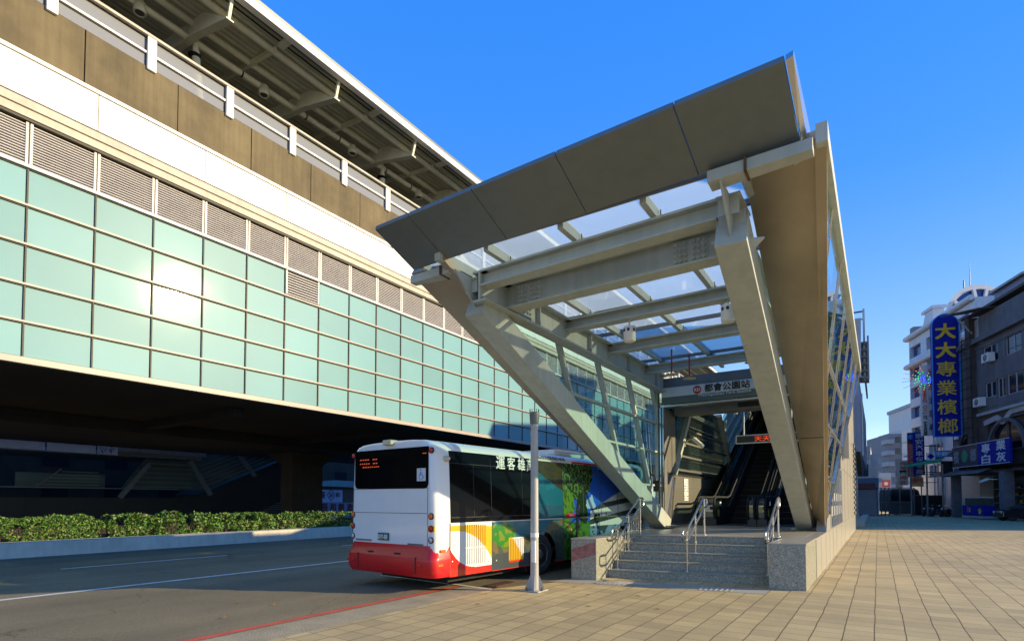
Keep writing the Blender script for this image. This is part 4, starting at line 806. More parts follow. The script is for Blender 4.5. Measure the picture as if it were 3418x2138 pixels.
# painted side
def nz(s, z, f, o=0): return noise.noise((s*f, z*f, o))
def fbm(s, z, f, o): return nz(s, z, f, o)+.5*nz(s, z, f*2.1, o+5)+.25*nz(s, z, f*4.3, o+9)
YELL, WHT, RED = (.72, .43, .02), (.74, .74, .70), (.62, .022, .012)
def paint(s, z):
    if s < 1.632:
        t = max(0, (s-.45)/1.18); top = 1.235-.05*max(0, t-.55)/.45; bot = 1.13-.60*t**2.6
        rt = .40+.44*max(0, 1-(s-.36)/1.0)**3.2
        if z < rt: return RED
        if bot < z < top: return YELL
        return WHT
    if s < 4.38:                                    # teal water, leaves and rocks
        if 2.2 < s < 2.73 and .39 < z < .92:
            if z < .43: return RED
            return YELL if z < .93-max(0, (s-2.32))*1.15 else WHT
        c = (.005, .12, .17); k = fbm(s, z, 1.1, 3); 
        if z < 1.28:
            if k+.9*(1.02-z)+.25*nz(s, z, 5, 1) > .10: c = (.16, .12, .055) if nz(s, z, 6, 2) > 0 else (.07, .09, .06)
            if ((s-2.0)/.42)**2+((z-.98)/.30)**2+.6*fbm(s, z, 4, 8) < .85: c = (.03, .19, .02) if nz(s, z, 7, 4) > -.1 else (.16, .22, .02)
            if z < .62+.15*fbm(s, z, 2, 11): c = (.055, .07, .075)
            if s > 2.8 and z < .95 and c[1] > .1: c = (.05, .06, .04)
            if z < .275: c = RED
        else:
            if z > 2.42-.42*(s-3.25)+.02*nz(s, z, 4, 2) and s > 3.25: c = (.045, .038, .006) if nz(s, z*3, 4, 5) > 0 else (.03, .03, .008)
            elif fbm(s, z, 2.0, 21) > .25: c = (.01, .16, .22)
            elif z < 1.6: c = (.02, .09, .13)
        return c
    # park picture: tree, sky, white building, lawn
    g = fbm(s, z, 3.5, 31); c = (.01, .10, .55)
    if fbm(s, z, 1.3, 44) > .22 and z > 1.5: c = (.35, .5, .65)
    tx = 5.05+.1*nz(z, 0, 2); r_ = ((s-5.05)/.78)**2+((z-2.35)/.62)**2
    if z < 1.18: c = (.05, .16, .015) if g > -.1 else (.02, .07, .01)
    if s > 5.7:
        lz = 1.45+.30*(s-5.7)
        if z < lz and z > 1.05:
            q = (z-.10*(s-5.7)) % .36; c = (.55, .58, .55) if q > .14 else (.03, .045, .05)
        if z <= 1.05: c = (.12, .22, .32) if g > -.15 else (.02, .05, .06)
        if s < 6.6 and z < 1.5 and g > .25: c = (.015, .04, .01)
    if abs(s-tx) < .07 and z < 2.0: c = (.03, .025, .015)
    if r_+.75*g < 1.05: c = (.075, .16, .025) if nz(s, z, 13, 3) > .05 else (.012, .03, .008)
    if ((s-4.6)/.32)**2+((z-1.55)/.5)**2+.6*g < .9: c = (.10, .22, .02) if nz(s, z, 9, 3) > -.1 else (.04, .10, .01)
    if ((s-5.35)/.3)**2+((z-1.5)/.42)**2+.7*g < .8: c = (.012, .03, .01)
    return c
def wheelcut(s, z): return any((s-c)**2+(z-.45)**2 < .545**2 for c in (3.49, 7.55))
def mural(name, s0, s1, z0, z1, ds, dz, off):
    vs, fs, cs = [], [], []; ns, nzz = int((s1-s0)/ds), int((z1-z0)/dz)
    for i in range(ns):
        for j in range(nzz):
            s, z = s0+i*ds, z0+j*dz
            if wheelcut(s+ds/2, z+dz/2): continue
            c = paint(s+ds/2, z+dz/2); k = len(vs)
            for a, q in ((s, z), (s+ds, z), (s+ds, z+dz), (s, z+dz)): vs.append(BP(a, lean(q)+off, q)); cs.append(c)
            fs.append((k, k+1, k+2, k+3))
    return vs, fs, cs
pm_ = bpy.data.materials.new("bus_picture"); pm_.use_nodes = True; pn = pm_.node_tree.nodes; pb = pn["Principled BSDF"]
ca = pn.new("ShaderNodeVertexColor"); ca.layer_name = "paint"; pm_.node_tree.links.new(ca.outputs[0], pb.inputs["Base Color"]); pb.inputs["Roughness"].default_value = .22; pb.inputs["Coat Weight"].default_value = .6; pb.inputs["Coat Roughness"].default_value = .05
def painted(name, data, parent):
    vs, fs, cs = data; l = LOC[parent.name]; me = bpy.data.meshes.new(name); me.from_pydata([v-l for v in vs], [], fs); me.materials.append(pm_)
    at = me.color_attributes.new("paint", 'FLOAT_COLOR', 'POINT')
    at.data.foreach_set("color", [x for c in cs for x in (*c, 1)]); o = bpy.data.objects.new(name, me); col.objects.link(o); o.parent = parent; LOC[o.name] = l; return o
painted("rear_side_panel", mural("a", .39, 1.632, .27, 1.285, .013, .013, .006), bus)
def joined(a, c): k = len(a[0]); return a[0]+c[0], a[1]+[tuple(i+k for i in f) for f in c[1]], a[2]+c[2]
painted("side_picture", joined(mural("b", 1.645, BL-.3, .26, 1.275, .016, .016, .006), mural("c", 3.26, BL-.35, 1.29, 2.64, .018, .018, .011)), bus)
vs, fs, cs = [], [], []
for s0, s1, z0_, z1_, n in ((.80, 1.46, .80, 1.24, 10), (.80, 1.46, .47, .78, 10), (2.23, 2.72, .42, .90, 8)):
  vs, fs, cs = [], [], []
  for i in range(n):
      nq = int((z1_-z0_)/.025)
      for j in range(nq):
        z0, z1 = z0_+(z1_-z0_)*j/nq, z0_+(z1_-z0_)*(j+1)/nq
        a = s0+(s1-s0)*i/n; e = a+(s1-s0)/n*.6; k = len(vs)
        for (s, z, o) in ((a, z0, .007), (e, z0, .007), (e, z1, .007), (a, z1, .007), (a+.012, z0, .024), (e, z0, .012), (e, z1, .012), (a+.012, z1, .024)): vs.append(BP(s, o, z)); cs.append(paint((a+e)/2, (z0+z1)/2))
        fs += [(k+4, k+5, k+6, k+7), (k, k+1, k+5, k+4), (k+1, k+2, k+6, k+5), (k+2, k+3, k+7, k+6), (k+3, k, k+4, k+7)]
  painted("engine_louvres", (vs, fs, cs), bus)
b = MB()
for s in (.39, 1.632, 4.385, 5.0, 6.2): sp_(s, s+.012, .28, 1.28, M['dark'], b, .008, .011)
for s in (4.385, 5.35, 6.3, 7.3): sp_(s, s+.02, 1.29, 2.64, M['dark'], b, .012, .016)
sp_(4.39, 8.9, 1.275, 1.30, M['dark'], b, .012, .016); sp_(1.66, 2.0, .44, .45, M['dark'], b, .008, .01)
for s, z in ((.46, .56), (1.52, .48), (1.78, .47)): b.lathe([(.02, 0), (.015, .005), (0, .006)], BP(s, .008, z), nr, M['lens'], 10)
part(b, "panel_seams", bus)
b = MB()
for ch, s in zip("運客雄高", (1.96, 2.33, 2.70, 3.03)): b.text(ch, BP(s, lean(2.515)+.012, 2.515), dv, Z+nr*(-.04), .27, M['white'], .010)
part(b, "company_name", bus)
b = MB(); b.text("KAOHSIUNG BUS", BP(3.95, -.062+.012, 2.725), dv, Z-nr*.5, .085, M['grey'], .005, wmax=1.15); part(b, "roof_lettering", bus)
b = MB(); sp_(4.9, 8.8, 2.655, 2.70, M['busred'], b, -.01, .004); part(b, "red_roof_line", bus)
b = MB(); sp_(4.51, 4.92, 1.30, 1.40, M['busred'], b, .018, .022); b.text("禮讓行人", BP(4.76, .012, 1.35), dv, Z, .045, M['white'], .01, wmax=.24); part(b, "door_notice", bus)
for z, s in ((1.08, 4.62), (.98, 4.72)): b = MB(); b.lathe([(.045, 0), (.04, .015), (0, .02)], BP(s, .008, z), nr, M['lamp_o'], 14); part(b, "side_indicator", bus)
b = MB(); b.obox(BP(0, 0, 0), dv, nr, 4.6, 7.6, -2.1, -.4, 2.86, 3.02, M['buswh']); part(b, "roof_unit", bus, bevel=.05)
b = MB(); b.prism([BP(BL-.05, -.2, 1.2), BP(BL-.05, -2.3, 1.2), BP(BL-.05, -2.3, 2.6), BP(BL-.05, -.2, 2.6)], dv*.09, M['busblk']); part(b, "windscreen", bus)
b = MB(); b.tube([BP(BL-.1, .0, 2.6), BP(BL+.15, .2, 2.5), BP(BL+.18, .25, 2.3)], .025, M['black'], 6); b.obox(BP(BL+.18, .25, 2.0), dv, nr, -.03, .03, -.1, .1, 0, .35, M['black']); part(b, "mirror", bus)
for s in (3.49, 7.55):
    for n0, side in ((-.03, 1), (-2.47, -1)):
        ax = nr*side; c = BP(s, n0, .46); b = MB()
        b.lathe([(.27, -.27), (.41, -.28), (.46, -.24), (.47, -.19), (.47, -.07), (.455, -.02), (.40, 0), (.30, -.005), (.275, -.03)], c, ax, M['tyre'], 40)
        for k in range(30): 
            a = k*.2094; 
        wl = part(b, "wheel", bus)
        b = MB(); b.lathe([(.275, -.03), (.268, -.01), (.255, -.02), (.24, -.09), (.16, -.13), (.11, -.12), (.10, -.03), (.06, -.02), (0, -.018)], c, ax, M['rim'], 32)
        for k in range(10): a = k*.628; u = dv*math.cos(a)*.145+Z*math.sin(a)*.145; b.lathe([(.012, -.125), (.012, -.10), (0, -.098)], c+u, ax, M['stain'], 8)
        part(b, "rim", wl)
    b = MB(); b.obox(BP(0, 0, 0), dv, nr, s-.62, s-.58, -.34, -.03, .12, .5, M['blackm']); part(b, "mud_flap", bus)

# ------------------------------------------------------------ cut-off lamp pole on the pavement
lp = thing("lamp_pole", "grey steel pole with a bracketed base and a dark capped top, standing before the bus", "pole", (-5.47, 9.14, .004))
b = MB(); b.lathe([(.078, .02), (.076, .4), (.070, 3.22)], (-5.47, 9.14, 0), (0, 0, 1), M['pole'], 24); part(b, "shaft", lp)
b = MB(); b.lathe([(.074, 3.16), (.085, 3.20), (.095, 3.36), (.10, 3.39), (.07, 3.40), (0, 3.40)], (-5.47, 9.14, 0), (0, 0, 1), M['grey'], 16)
for k in range(12): a = k*.5236; b.lathe([(.007, 3.38), (.006, 3.45), (0, 3.46)], (-5.47+.088*math.cos(a), 9.14+.088*math.sin(a), 0), (0, 0, 1), M['grey'], 6)
part(b, "cap", lp)
b = MB(); b.box(-5.66, -5.28, 8.95, 9.33, .006, .03, M['pole']); part(b, "base_plate", lp, bevel=.004)
for k in range(4):
    a = math.pi/4+k*math.pi/2-.3; u = V((math.cos(a), math.sin(a), 0)); q = V((-u.y, u.x, 0)); c = V((-5.47, 9.14, 0)); b = MB()
    b.prism([c+u*.07+Z*.03-q*.006, c+u*.19+Z*.03-q*.006, c+u*.18+Z*.06-q*.006, c+u*.08+Z*.30-q*.006, c+u*.07+Z*.30-q*.006], q*.012, M['pole']); part(b, "gusset", lp)
    b = MB(); p = c+(u+q).normalized()*.20; b.lathe([(.028, .03), (.028, .06), (.014, .061), (.014, .09), (0, .09)], p, (0, 0, 1), M['rust'], 6, smooth=False); part(b, "bolt", lp)
b = MB(); b.box(-5.475, -5.40, 9.04, 9.075, .55, .95, M['white']); b.lathe([(.078, 1.02), (.0785, 1.10)], (-5.47, 9.14, 0), (0, 0, 1), M['white'], 24); part(b, "inspection_door", lp)

# ------------------------------------------------------------ across the road, beyond the station
oe = thing("opposite_entrance", "dark twin entrance with slanted glass hall across the road under the station", "station entrance", (-47, 22, 0))
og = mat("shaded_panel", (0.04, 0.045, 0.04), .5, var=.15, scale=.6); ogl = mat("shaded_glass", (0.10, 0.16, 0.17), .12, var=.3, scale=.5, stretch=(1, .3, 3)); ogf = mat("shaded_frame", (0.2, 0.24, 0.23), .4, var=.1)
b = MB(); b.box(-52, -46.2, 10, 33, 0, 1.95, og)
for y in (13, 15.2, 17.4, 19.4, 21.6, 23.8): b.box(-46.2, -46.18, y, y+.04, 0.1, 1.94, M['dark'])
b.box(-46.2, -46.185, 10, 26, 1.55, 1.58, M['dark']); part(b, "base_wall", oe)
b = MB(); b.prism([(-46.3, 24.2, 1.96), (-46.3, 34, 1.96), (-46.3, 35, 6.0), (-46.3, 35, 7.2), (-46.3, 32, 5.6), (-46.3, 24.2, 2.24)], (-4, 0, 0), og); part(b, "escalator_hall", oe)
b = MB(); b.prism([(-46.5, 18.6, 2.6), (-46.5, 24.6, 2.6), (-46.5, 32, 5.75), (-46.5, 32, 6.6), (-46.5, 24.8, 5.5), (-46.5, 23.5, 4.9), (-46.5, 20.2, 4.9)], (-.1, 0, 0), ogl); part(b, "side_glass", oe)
b = MB()
for k in range(6): z = 2.75+k*.36; b.box(-46.48, -46.42, 19+k*.25, 23.6, z, z+.06, ogf); b.beam((-46.45, 24.3, z), (-46.45, 31.5, z+3.15), .04, .06, ogf)
part(b, "transoms", oe)
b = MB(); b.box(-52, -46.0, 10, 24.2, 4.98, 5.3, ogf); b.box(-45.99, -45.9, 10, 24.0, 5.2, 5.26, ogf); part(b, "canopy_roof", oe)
for (y0, z0, y1, z1) in ((18.4, 1.95, 20.3, 4.5), (25.0, 2.2, 23.3, 4.9), (28.9, 3.9, 27.2, 6.0)):
    b = MB(); b.beam((-46.1, y0, z0), (-46.1, y1, z1), .3, .28, ogf, (1, 0, 0)); part(b, "slanted_column", oe)
b = MB()
for k in range(9): z = .6+k*.17; b.box(-46.19, -46.1, 32.2-k*.0-3.0+.38*k, 32.2, z, z+.07, ogf)
part(b, "louvre", oe)
b = MB(); b.box(-46.6, -46.5, 12.6, 17.6, 2.66, 3.6, ogl); b.box(-46.5, -46.4, 11.5, 22.6, 2.58, 2.66, ogf)
for k in range(5): b.box(-46.49, -46.44, 13.6+k*.35, 17.2, 2.8+k*.22, 2.86+k*.22, ogf)
b.beam((-46.45, 13.6, 2.62), (-46.45, 15.0, 3.9), .06, .1, ogf, (1, 0, 0)); part(b, "window_strip", oe)
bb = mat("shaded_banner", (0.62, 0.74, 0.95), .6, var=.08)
for i, (y0, y1, z0) in enumerate(((8.6, 11.2, 4.95), (11.35, 13.78, 5.02), (13.9, 16.62, 5.0))):
    b = MB(); b.box(-45.6, -45.5, y0, y1, z0, 6.9, bb); 
    single(b, "billboard", ["pale blue billboard at the left edge, cut off by the picture edge", "pale blue billboard under the station, left of the dark post", "widest pale blue billboard with a ragged lower edge"][i], "billboard", (-45.55, (y0+y1)/2, z0), "billboards across the road")
b = MB(); b.box(-45.6, -45.5, 16.75, 17.96, 4.98, 6.9, bb)
for k in range(26): y, z = random.uniform(16.85, 17.7), random.uniform(5.0, 5.75); b.beam((-45.49, y, z), (-45.49, y+random.uniform(-.1, .1), z+random.uniform(.06, .16)), .03, .02, M['blue'], (1, 0, 0))
single(b, "printed_billboard", "narrow billboard covered with small dark blue marks", "billboard", (-45.55, 17.3, 5), None)
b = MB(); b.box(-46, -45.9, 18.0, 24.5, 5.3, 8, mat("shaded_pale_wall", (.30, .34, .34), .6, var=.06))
for y in (19.5, 21, 22.5): b.box(-45.9, -45.89, y, y+.03, 5.3, 8, M['grey'])
part(b, "upper_wall", oe)
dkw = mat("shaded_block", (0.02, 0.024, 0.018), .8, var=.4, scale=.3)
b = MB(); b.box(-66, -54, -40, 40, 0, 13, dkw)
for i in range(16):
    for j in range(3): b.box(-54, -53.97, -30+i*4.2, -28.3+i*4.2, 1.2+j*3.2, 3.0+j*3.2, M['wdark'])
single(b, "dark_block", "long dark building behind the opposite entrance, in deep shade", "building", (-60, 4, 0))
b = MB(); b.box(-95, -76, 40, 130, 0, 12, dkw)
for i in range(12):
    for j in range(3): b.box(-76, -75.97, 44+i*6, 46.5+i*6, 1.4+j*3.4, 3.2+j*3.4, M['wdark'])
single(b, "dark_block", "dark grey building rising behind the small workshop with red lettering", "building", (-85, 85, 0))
hw = thing("workshop", "small workshop with pale gabled roof and red characters on its white walls", "workshop", (-72, 57.5, 0))
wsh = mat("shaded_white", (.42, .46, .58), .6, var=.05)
b = MB(); b.box(-75, -70.2, 53, 62, 0, 3.9, og); part(b, "wall", hw)
b = MB(); b.hexa([(-75, 54.8, 3.95), (-69.6, 54.8, 3.95), (-69.6, 64, 3.85), (-75, 64, 3.85), (-75, 57.8, 4.9), (-70.6, 57.6, 4.95), (-70.6, 61, 4.9), (-75, 61, 4.9)], mat("pale_roof", (.20, .20, .17), .9, spec=.1)); part(b, "roof", hw)
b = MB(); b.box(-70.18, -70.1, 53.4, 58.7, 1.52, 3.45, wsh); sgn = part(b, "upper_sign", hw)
dr = mat("dark_red_paint", (.16, .01, .015), .6); b = MB(); yx = V((0, 1, 0))
b.text("辰", (-70.09, 54.9, 2.6), yx, Z, .95, dr, .03); b.text("和", (-70.09, 57.75, 2.65), yx, Z, .72, dr, .03); b.text("SH", (-70.09, 56.5, 2.62), yx, Z, .65, dr, .03, wmax=.7)
for (a, c) in (((56.5, 3.5), (57.25, 2.62)), ((57.25, 2.62), (56.5, 1.75)), ((56.5, 1.75), (55.75, 2.62)), ((55.75, 2.62), (56.5, 3.5))): b.beam((-70.09, a[0], a[1]), (-70.09, c[0], c[1]), .09, .02, dr, (1, 0, 0))
part(b, "red_lettering", sgn)
b = MB(); b.box(-70.18, -70.1, 53.4, 62, .0, 1.47, mat("shaded_grey_sign", (.2, .24, .3), .6)); sgn = part(b, "lower_sign", hw)
b = MB()
for ch, y in zip("辰和製造", (55.3, 56.9, 58.5, 60.2)): b.text(ch, (-70.09, y, .75), yx, Z, 1.1, dr, .035)
part(b, "red_lettering", sgn)
# ------------------------------------------------------------ street on the right
FD = V((-.317, .948, 0)).normalized(); FE = V((.948, .317, 0)).normalized(); Q0 = V((9.9, 67.18, 0))
def FP(s, o, z=0): return Q0+FD*s-FE*o+Z*z           # s along the facade, o out towards the street
def fb(b, s0, s1, o0, o1, z0, z1, m): return b.obox(Q0, FD, -FE, s0, s1, o0, o1, z0, z1, m)
shop = thing("shop_building", "dark five storey corner building with arched first floor windows behind the tall blue sign", "building", FP(0, -6))
b = MB(); fb(b, -19, 5.2, -13, -.9, 4.6, 20.0, M['tile1']); fb(b, 5.201, 8.4, -13, -.9, 4.6, 17.2, M['tile1']); fb(b, -19, 8.4, -13, -3.5, 0, 4.6, M['tile2'])
fb(b, -19, 8.4, -.9, 0, 9.9, 10.6, M['tile1'])
part(b, "body", shop)
def wall_with(b, s0, s1, z0, z1, holes, m, o0=-.9, o1=0.0):
    ss = sorted({s0, s1, *[h[0] for h in holes], *[h[1] for h in holes]}); zs = sorted({z0, z1, *[h[2] for h in holes], *[h[3] for h in holes]})
    for i in range(len(ss)-1):
        for j in range(len(zs)-1):
            c, d = (ss[i]+ss[i+1])/2, (zs[j]+zs[j+1])/2
            if not any(h[0] < c < h[1] and h[2] < d < h[3] for h in holes): fb(b, ss[i], ss[i+1], o0, o1, zs[j], zs[j+1], m)
wins = [(-2.75, -.3, 11.3, 13.15), (-.1, 1.2, 11.3, 13.15), (1.35, 3.25, 11.6, 13.1), (4.6, 6.4, 11.4, 13.2), (-2.6, -.2, 14.9, 16.6), (.9, 3.4, 14.9, 16.6), (4.6, 6.6, 14.8, 16.7), (-10, -6, 11.3, 13.2), (-16, -12, 11.3, 13.2), (-10, -6, 14.8, 16.6), (-16, -12, 14.8, 16.6)]
b = MB(); wall_with(b, -19, 8.4, 10.62, 17.2, wins, M['tile1']); part(b, "upper_wall", shop)
b = MB(); fb(b, -19, 8.4, 0.003, .5, 17.22, 17.7, M['tile1']); fb(b, -19, 4.2, .003, .3, 10.0, 10.25, M['tile3']); fb(b, -19, 3.6, .003, .2, 17.72, 19.7, M['tile1']); fb(b, 3.62, 5.2, -.9, .003, 17.72, 19.7, M['tile3']); part(b, "ledges", shop)
for s0, s1, z0, z1 in wins:
    f = MB()
    for a, c, d, e in ((s0, s1, z0, z0+.09), (s0, s1, z1-.09, z1), (s0, s0+.09, z0+.09, z1-.09), (s1-.09, s1, z0+.09, z1-.09), ((s0+s1)/2-.05, (s0+s1)/2+.05, z0+.09, z1-.09)): fb(f, a, c, -.25, -.12, d, e, M['tile3'])
    q = part(f, "window", shop); f = MB(); fb(f, s0+.09, s1-.09, -.2, -.17, z0+.09, z1-.09, M['wdark']); part(f, "pane", q)
def arch(sc, r, zs, zt):
    f = MB(); n = 20; pts = [(sc-r*math.cos(math.pi*k/n), zs+r*math.sin(math.pi*k/n)) for k in range(n+1)]
    poly = [(sc-r, 7.45)]+pts+[(sc+r, 7.45)]
    f.prism([FP(s, -.2, z) for s, z in poly], FE*.05, M['wdark']); w_ = part(f, "arched_window", shop)
    f = MB()
    for (a, c) in zip(pts[:-1], pts[1:]):
        f.beam(FP(a[0], .06, a[1]), FP(c[0], .06, c[1]), .30, .22, M['tile1'], up=-FE)
    f.beam(FP(sc, -.1, 7.45), FP(sc, -.1, zs+r), .08, .1, M['tile1'], up=-FE); f.beam(FP(sc-r, -.1, zs), FP(sc+r, -.1, zs), .08, .1, M['tile1'], up=-FE); part(f, "arch_trim", w_)
    return pts
ap = arch(.0, 2.75, 6.4, 0), arch(6.4, 1.7, 7.0, 0); arch(-7.5, 2.6, 6.4, 0)
f = MB(); fb(f, -19, 8.4, -.9, -.25, 5.0, 9.88, M['tile2']); fb(f, -4.6, -2.95, -.249, 0, 5.0, 9.88, M['tile2']); fb(f, 2.95, 4.55, -.249, 0, 5.0, 9.88, M['tile2']); fb(f, -2.949, 2.949, -.249, 0, 9.25, 9.88, M['tile2']); fb(f, 8.12, 8.4, -.249, 0, 5.0, 9.88, M['tile2']); fb(f, 4.551, 8.119, -.249, 0, 8.75, 9.88, M['tile2'])
f.beam(FP(3.4, .05, 9.2), FP(1.1, .05, 9.5), .5, .1, M['tile3'], up=-FE); f.beam(FP(1.1, .06, 9.45), FP(.3, .06, 8.95), .5, .1, M['tile3'], up=-FE); f.beam(FP(.3, .05, 8.95), FP(-.9, .05, 9.75), .5, .1, M['tile3'], up=-FE); f.beam(FP(-.9, .06, 9.75), FP(-6, .06, 9.9), .5, .1, M['tile3'], up=-FE)
part(f, "first_floor", shop)
f = MB(); f.prism([FP(-19, .6, 20.1), FP(5.2, .4, 20.1), FP(5.2, -3.5, 20.5), FP(-19, -3.5, 20.5)], Z*.25, M['tile2']); fb(f, -3, 1.6, -3, -.2, 20.36, 21.7, M['tileb']); f.prism([FP(-3.2, .2, 21.3), FP(1.8, .2, 21.3), FP(1.8, -3.4, 22.2), FP(-3.2, -3.4, 22.2)], Z*.2, M['tile3']); part(f, "roof", shop)
f = MB(); fb(f, -9, -4, -8, -3, 20.2, 25.2, M['tileb']); f.prism([FP(-9.6, -2.2, 25.2), FP(-3.2, -2.2, 25.0), FP(-3.2, -8.6, 25.4), FP(-9.6, -8.6, 25.6)], Z*.5, M['tile2']); part(f, "stair_tower", shop)
f = MB()
f.beam(FP(4.6, 1.4, 19.9), FP(4.6, .3, 18.4), .12, .12, M['tile3'])
f.prism([FP(.6, 0, 19.75), FP(.6, 1.6, 19.7), FP(6.4, 2.2, 20.8), FP(6.4, 0, 20.9)], Z*.1, M['tile2']); part(f, "roof_canopy", shop)
f = MB(); fb(f, 4.7, 5.5, -.3, .5, 4.6, 20.0, M['tile2'])
for z in range(5, 21): fb(f, 4.2, 8.2, .52, .56, z, z+.06, M['blackm'])
for s in (4.3, 6.0, 8.1): fb(f, s, s+.07, .561, .60, 4.6, 20.2, M['blackm'])
part(f, "sign_scaffold", shop)
# shop front
f = MB()
for s0, s1 in ((-.05, .72), (9.0, 9.4), (-9, -8.2)): fb(f, s0-.75, s1-.75, -.1, .7, 0, 4.4, mat("shop_column", (.12, .13, .15), .6, var=.2))
fb(f, -19, 10, -3.4, .5, 4.4, 4.6, M['tile2']); part(f, "shop_columns", shop)
f = MB(); f.prism([FP(1.8, .4, 4.75), FP(12, .4, 4.75), FP(12, 1.4, 4.35), FP(1.8, 1.4, 4.35)], Z*.12, M['grey']); part(f, "shop_awning", shop)
f = MB(); fb(f, .6, 12, -3.3, -3.2, .2, 4.2, M['wdark'])
for z in (1.5, 2.2, 2.9): fb(f, .8, 8, -3.18, -2.8, z, z+.05, M['tile3'])
for k in range(40): s = random.uniform(.9, 7.6); z = random.choice((1.55, 2.25, 2.95)); fb(f, s, s+.13, -3.1, -2.95, z, z+random.uniform(.15, .35), [M['green'], M['ylw'], M['redl'], M['signw'], M['grey']][k % 5])
part(f, "shelves", shop)
# signs
def board(name, label, s, o0, o1, z0, z1, m, cat="sign", group=None, th=.25):
    g = thing(name, label, cat, FP(s, (o0+o1)/2, z0), group); b = MB()
    return g, b
def proj_text(b, s, o, z, ch, h, m, bold, wmax=None): b.text(ch, FP(s, o, z)-FD*.14, FE, Z, h, m, bold, wmax=wmax)
g = thing("tall_shop_sign", "tall round topped blue sign with six big yellow characters on the corner building", "sign", FP(7.3, 1.6, 8.6), "projecting signs along the street")
b = MB(); s_, oc, hw_ = 7.3, 1.42, 1.24; n = 16; zt = 20.1
poly = [(oc+hw_, 8.43), (oc-hw_, 8.43), (oc-hw_, zt)]+[(oc-hw_*math.cos(math.pi*k/n), zt+1.25*math.sin(math.pi*k/n)) for k in range(1, n)]+[(oc+hw_, zt)]
b.prism([FP(s_, o, z) for o, z in poly], FD*.35, M['blue']); part(b, "board", g)
b = MB()
pp = [FP(s_, o, z)-FD*.03 for o, z in poly]
for i in range(len(pp)): b.beam(pp[i], pp[(i+1) % len(pp)], .10, .10, M['ltblue'], up=FD)
part(b, "edge_trim", g)
b = MB()
for i, ch in enumerate("大大專業檳榔"): b.text(ch, FP(s_, oc, 19.55-i*2.0)-FD*.02, FE, Z, 1.55, M['yel'], .03 if i < 2 else .008, wmax=1.75)
part(b, "characters", g)
g = thing("shop_sign", "wide sign over the shop, dark left half and bright blue right half with white characters", "sign", FP(2.5, .9, 5.2))
b = MB(); fb(b, -2.3, 2.8, .75, .95, 5.1, 7.25, M['blue']); part(b, "blue_half", g); b = MB(); fb(b, 2.81, 7.6, .75, .95, 5.15, 7.22, mat("faded_sign", (.018, .025, .045), .5, var=.2)); dh = part(b, "dark_half", g)
b = MB()
for a, c in (((-2.3, 5.1), (7.6, 5.15)), ((-2.3, 7.25), (7.6, 7.25)), ((-2.3, 5.1), (-2.3, 7.25)), ((2.8, 5.1), (2.8, 7.25))): b.beam(FP(a[0], .97, a[1]), FP(c[0], .97, c[1]), .05, .05, M['signw'])
part(b, "frame", g)
b = MB()
for ch, s, z in (("專", 1.4, 6.65), ("業", -1.0, 6.75), ("白", 1.4, 5.65), ("灰", -1.0, 5.7)): b.text(ch, FP(s, .955, z), -FD, Z, .85, M['signw'], .02, wmax=1.35)
for ch, s in (("檳", 6.8), ("榔", 3.6)): b.text(ch, FP(s, .955, 6.2), -FD, Z, 1.3, mat("faded_white", (.25, .26, .27), .6), .01, wmax=1.05)
b.lathe([(.6, 0), (.5, .01), (0, .012)], FP(5.2, .96, 6.2), -FE, M['green'], 20); part(b, "characters", g)
def vsign(name, label, s, o0, o1, z0, z1, m, chars, h, cm, bold=.02, wmax=None, ocs=None):
    g = thing(name, label, "sign", FP(s, (o0+o1)/2, z0), "projecting signs along the street"); b = MB(); fb(b, s, s+.25, o0, o1, z0, z1, m); part(b, "board", g); b = MB()
    for i, ch in enumerate(chars): b.text(ch, FP(s, ((o0+o1)/2) if ocs is None else ocs, z1-(z1-z0)*(i+.6)/(len(chars)+.2))-FD*.02, FE, Z, h, cm, bold, wmax=wmax)
    part(b, "characters", g); b = MB()
    for z in (z0+.3, z1-.3): b.beam(FP(s+.12, o0, z), FP(s+.12, -1, z), .08, .08, M['blackm'])
    part(b, "bracket", g); return g
g = vsign("oil_sign", "pale grey vertical sign behind the tall blue sign, with red letters and a telephone number", 9.4, 1.4, 2.93, 8.8, 16.5, M['signw'], "潤滑油車專", .85, M['ink'], .004, .6, 1.95)
b = MB()
for i, ch in enumerate("VIWANZ OIL"): 
    if ch != " ": b.text(ch, FP(9.4, 2.6, 14.2-i*.33)-FD*.02, FD*0+Z*-1, FE, .34, M['redl'], .02)
for i, ch in enumerate("07-6444088"): 
    if ch != "-": b.text(ch, FP(9.4, 2.6, 10.9-i*.22)-FD*.02, Z*-1, FE, .34, M['ink'], .02)
part(b, "small_lettering", g)
vsign("garage_sign", "narrow dark blue sign with white characters 崇安汽車保養廠 beyond the tall sign", 13.6, 1.05, 2.12, 4.7, 9.65, M['blue'], "崇安汽車保養廠", .58, M['signw'], .006, .75)
vsign("red_sign", "faded red sign with white characters just left of the narrow dark blue sign", 14.4, 1.6, 2.4, 4.5, 8.4, mat("faded_red", (.40, .07, .05), .6, var=.1), "信正汽車工廠", .5, mat("faded_pink",(.5,.3,.28)), .005, .6)
g = bpy.data.objects["red_sign"]; b = MB(); fb(b, 14.4, 14.65, 1.6, 2.4, 8.42, 9.7, mat("dark_navy", (.02, .02, .05), .5)); b.lathe([(.28, 0), (0, .02)], FP(14.38, 2.1, 9.2), -FD, M['ltblue'], 16); part(b, "emblem_panel", g)
g = vsign("beef_sign", "cream sign with red characters 台灣牛肉莊 and a black ox", 15.6, 1.98, 3.12, 3.59, 6.54, mat("cream_sign", (.50, .46, .36), .6), "台灣　肉莊", .42, M['redl'], .01, .62)
b = MB(); s0 = FP(15.6, 2.55, 5.15)-FD*.03
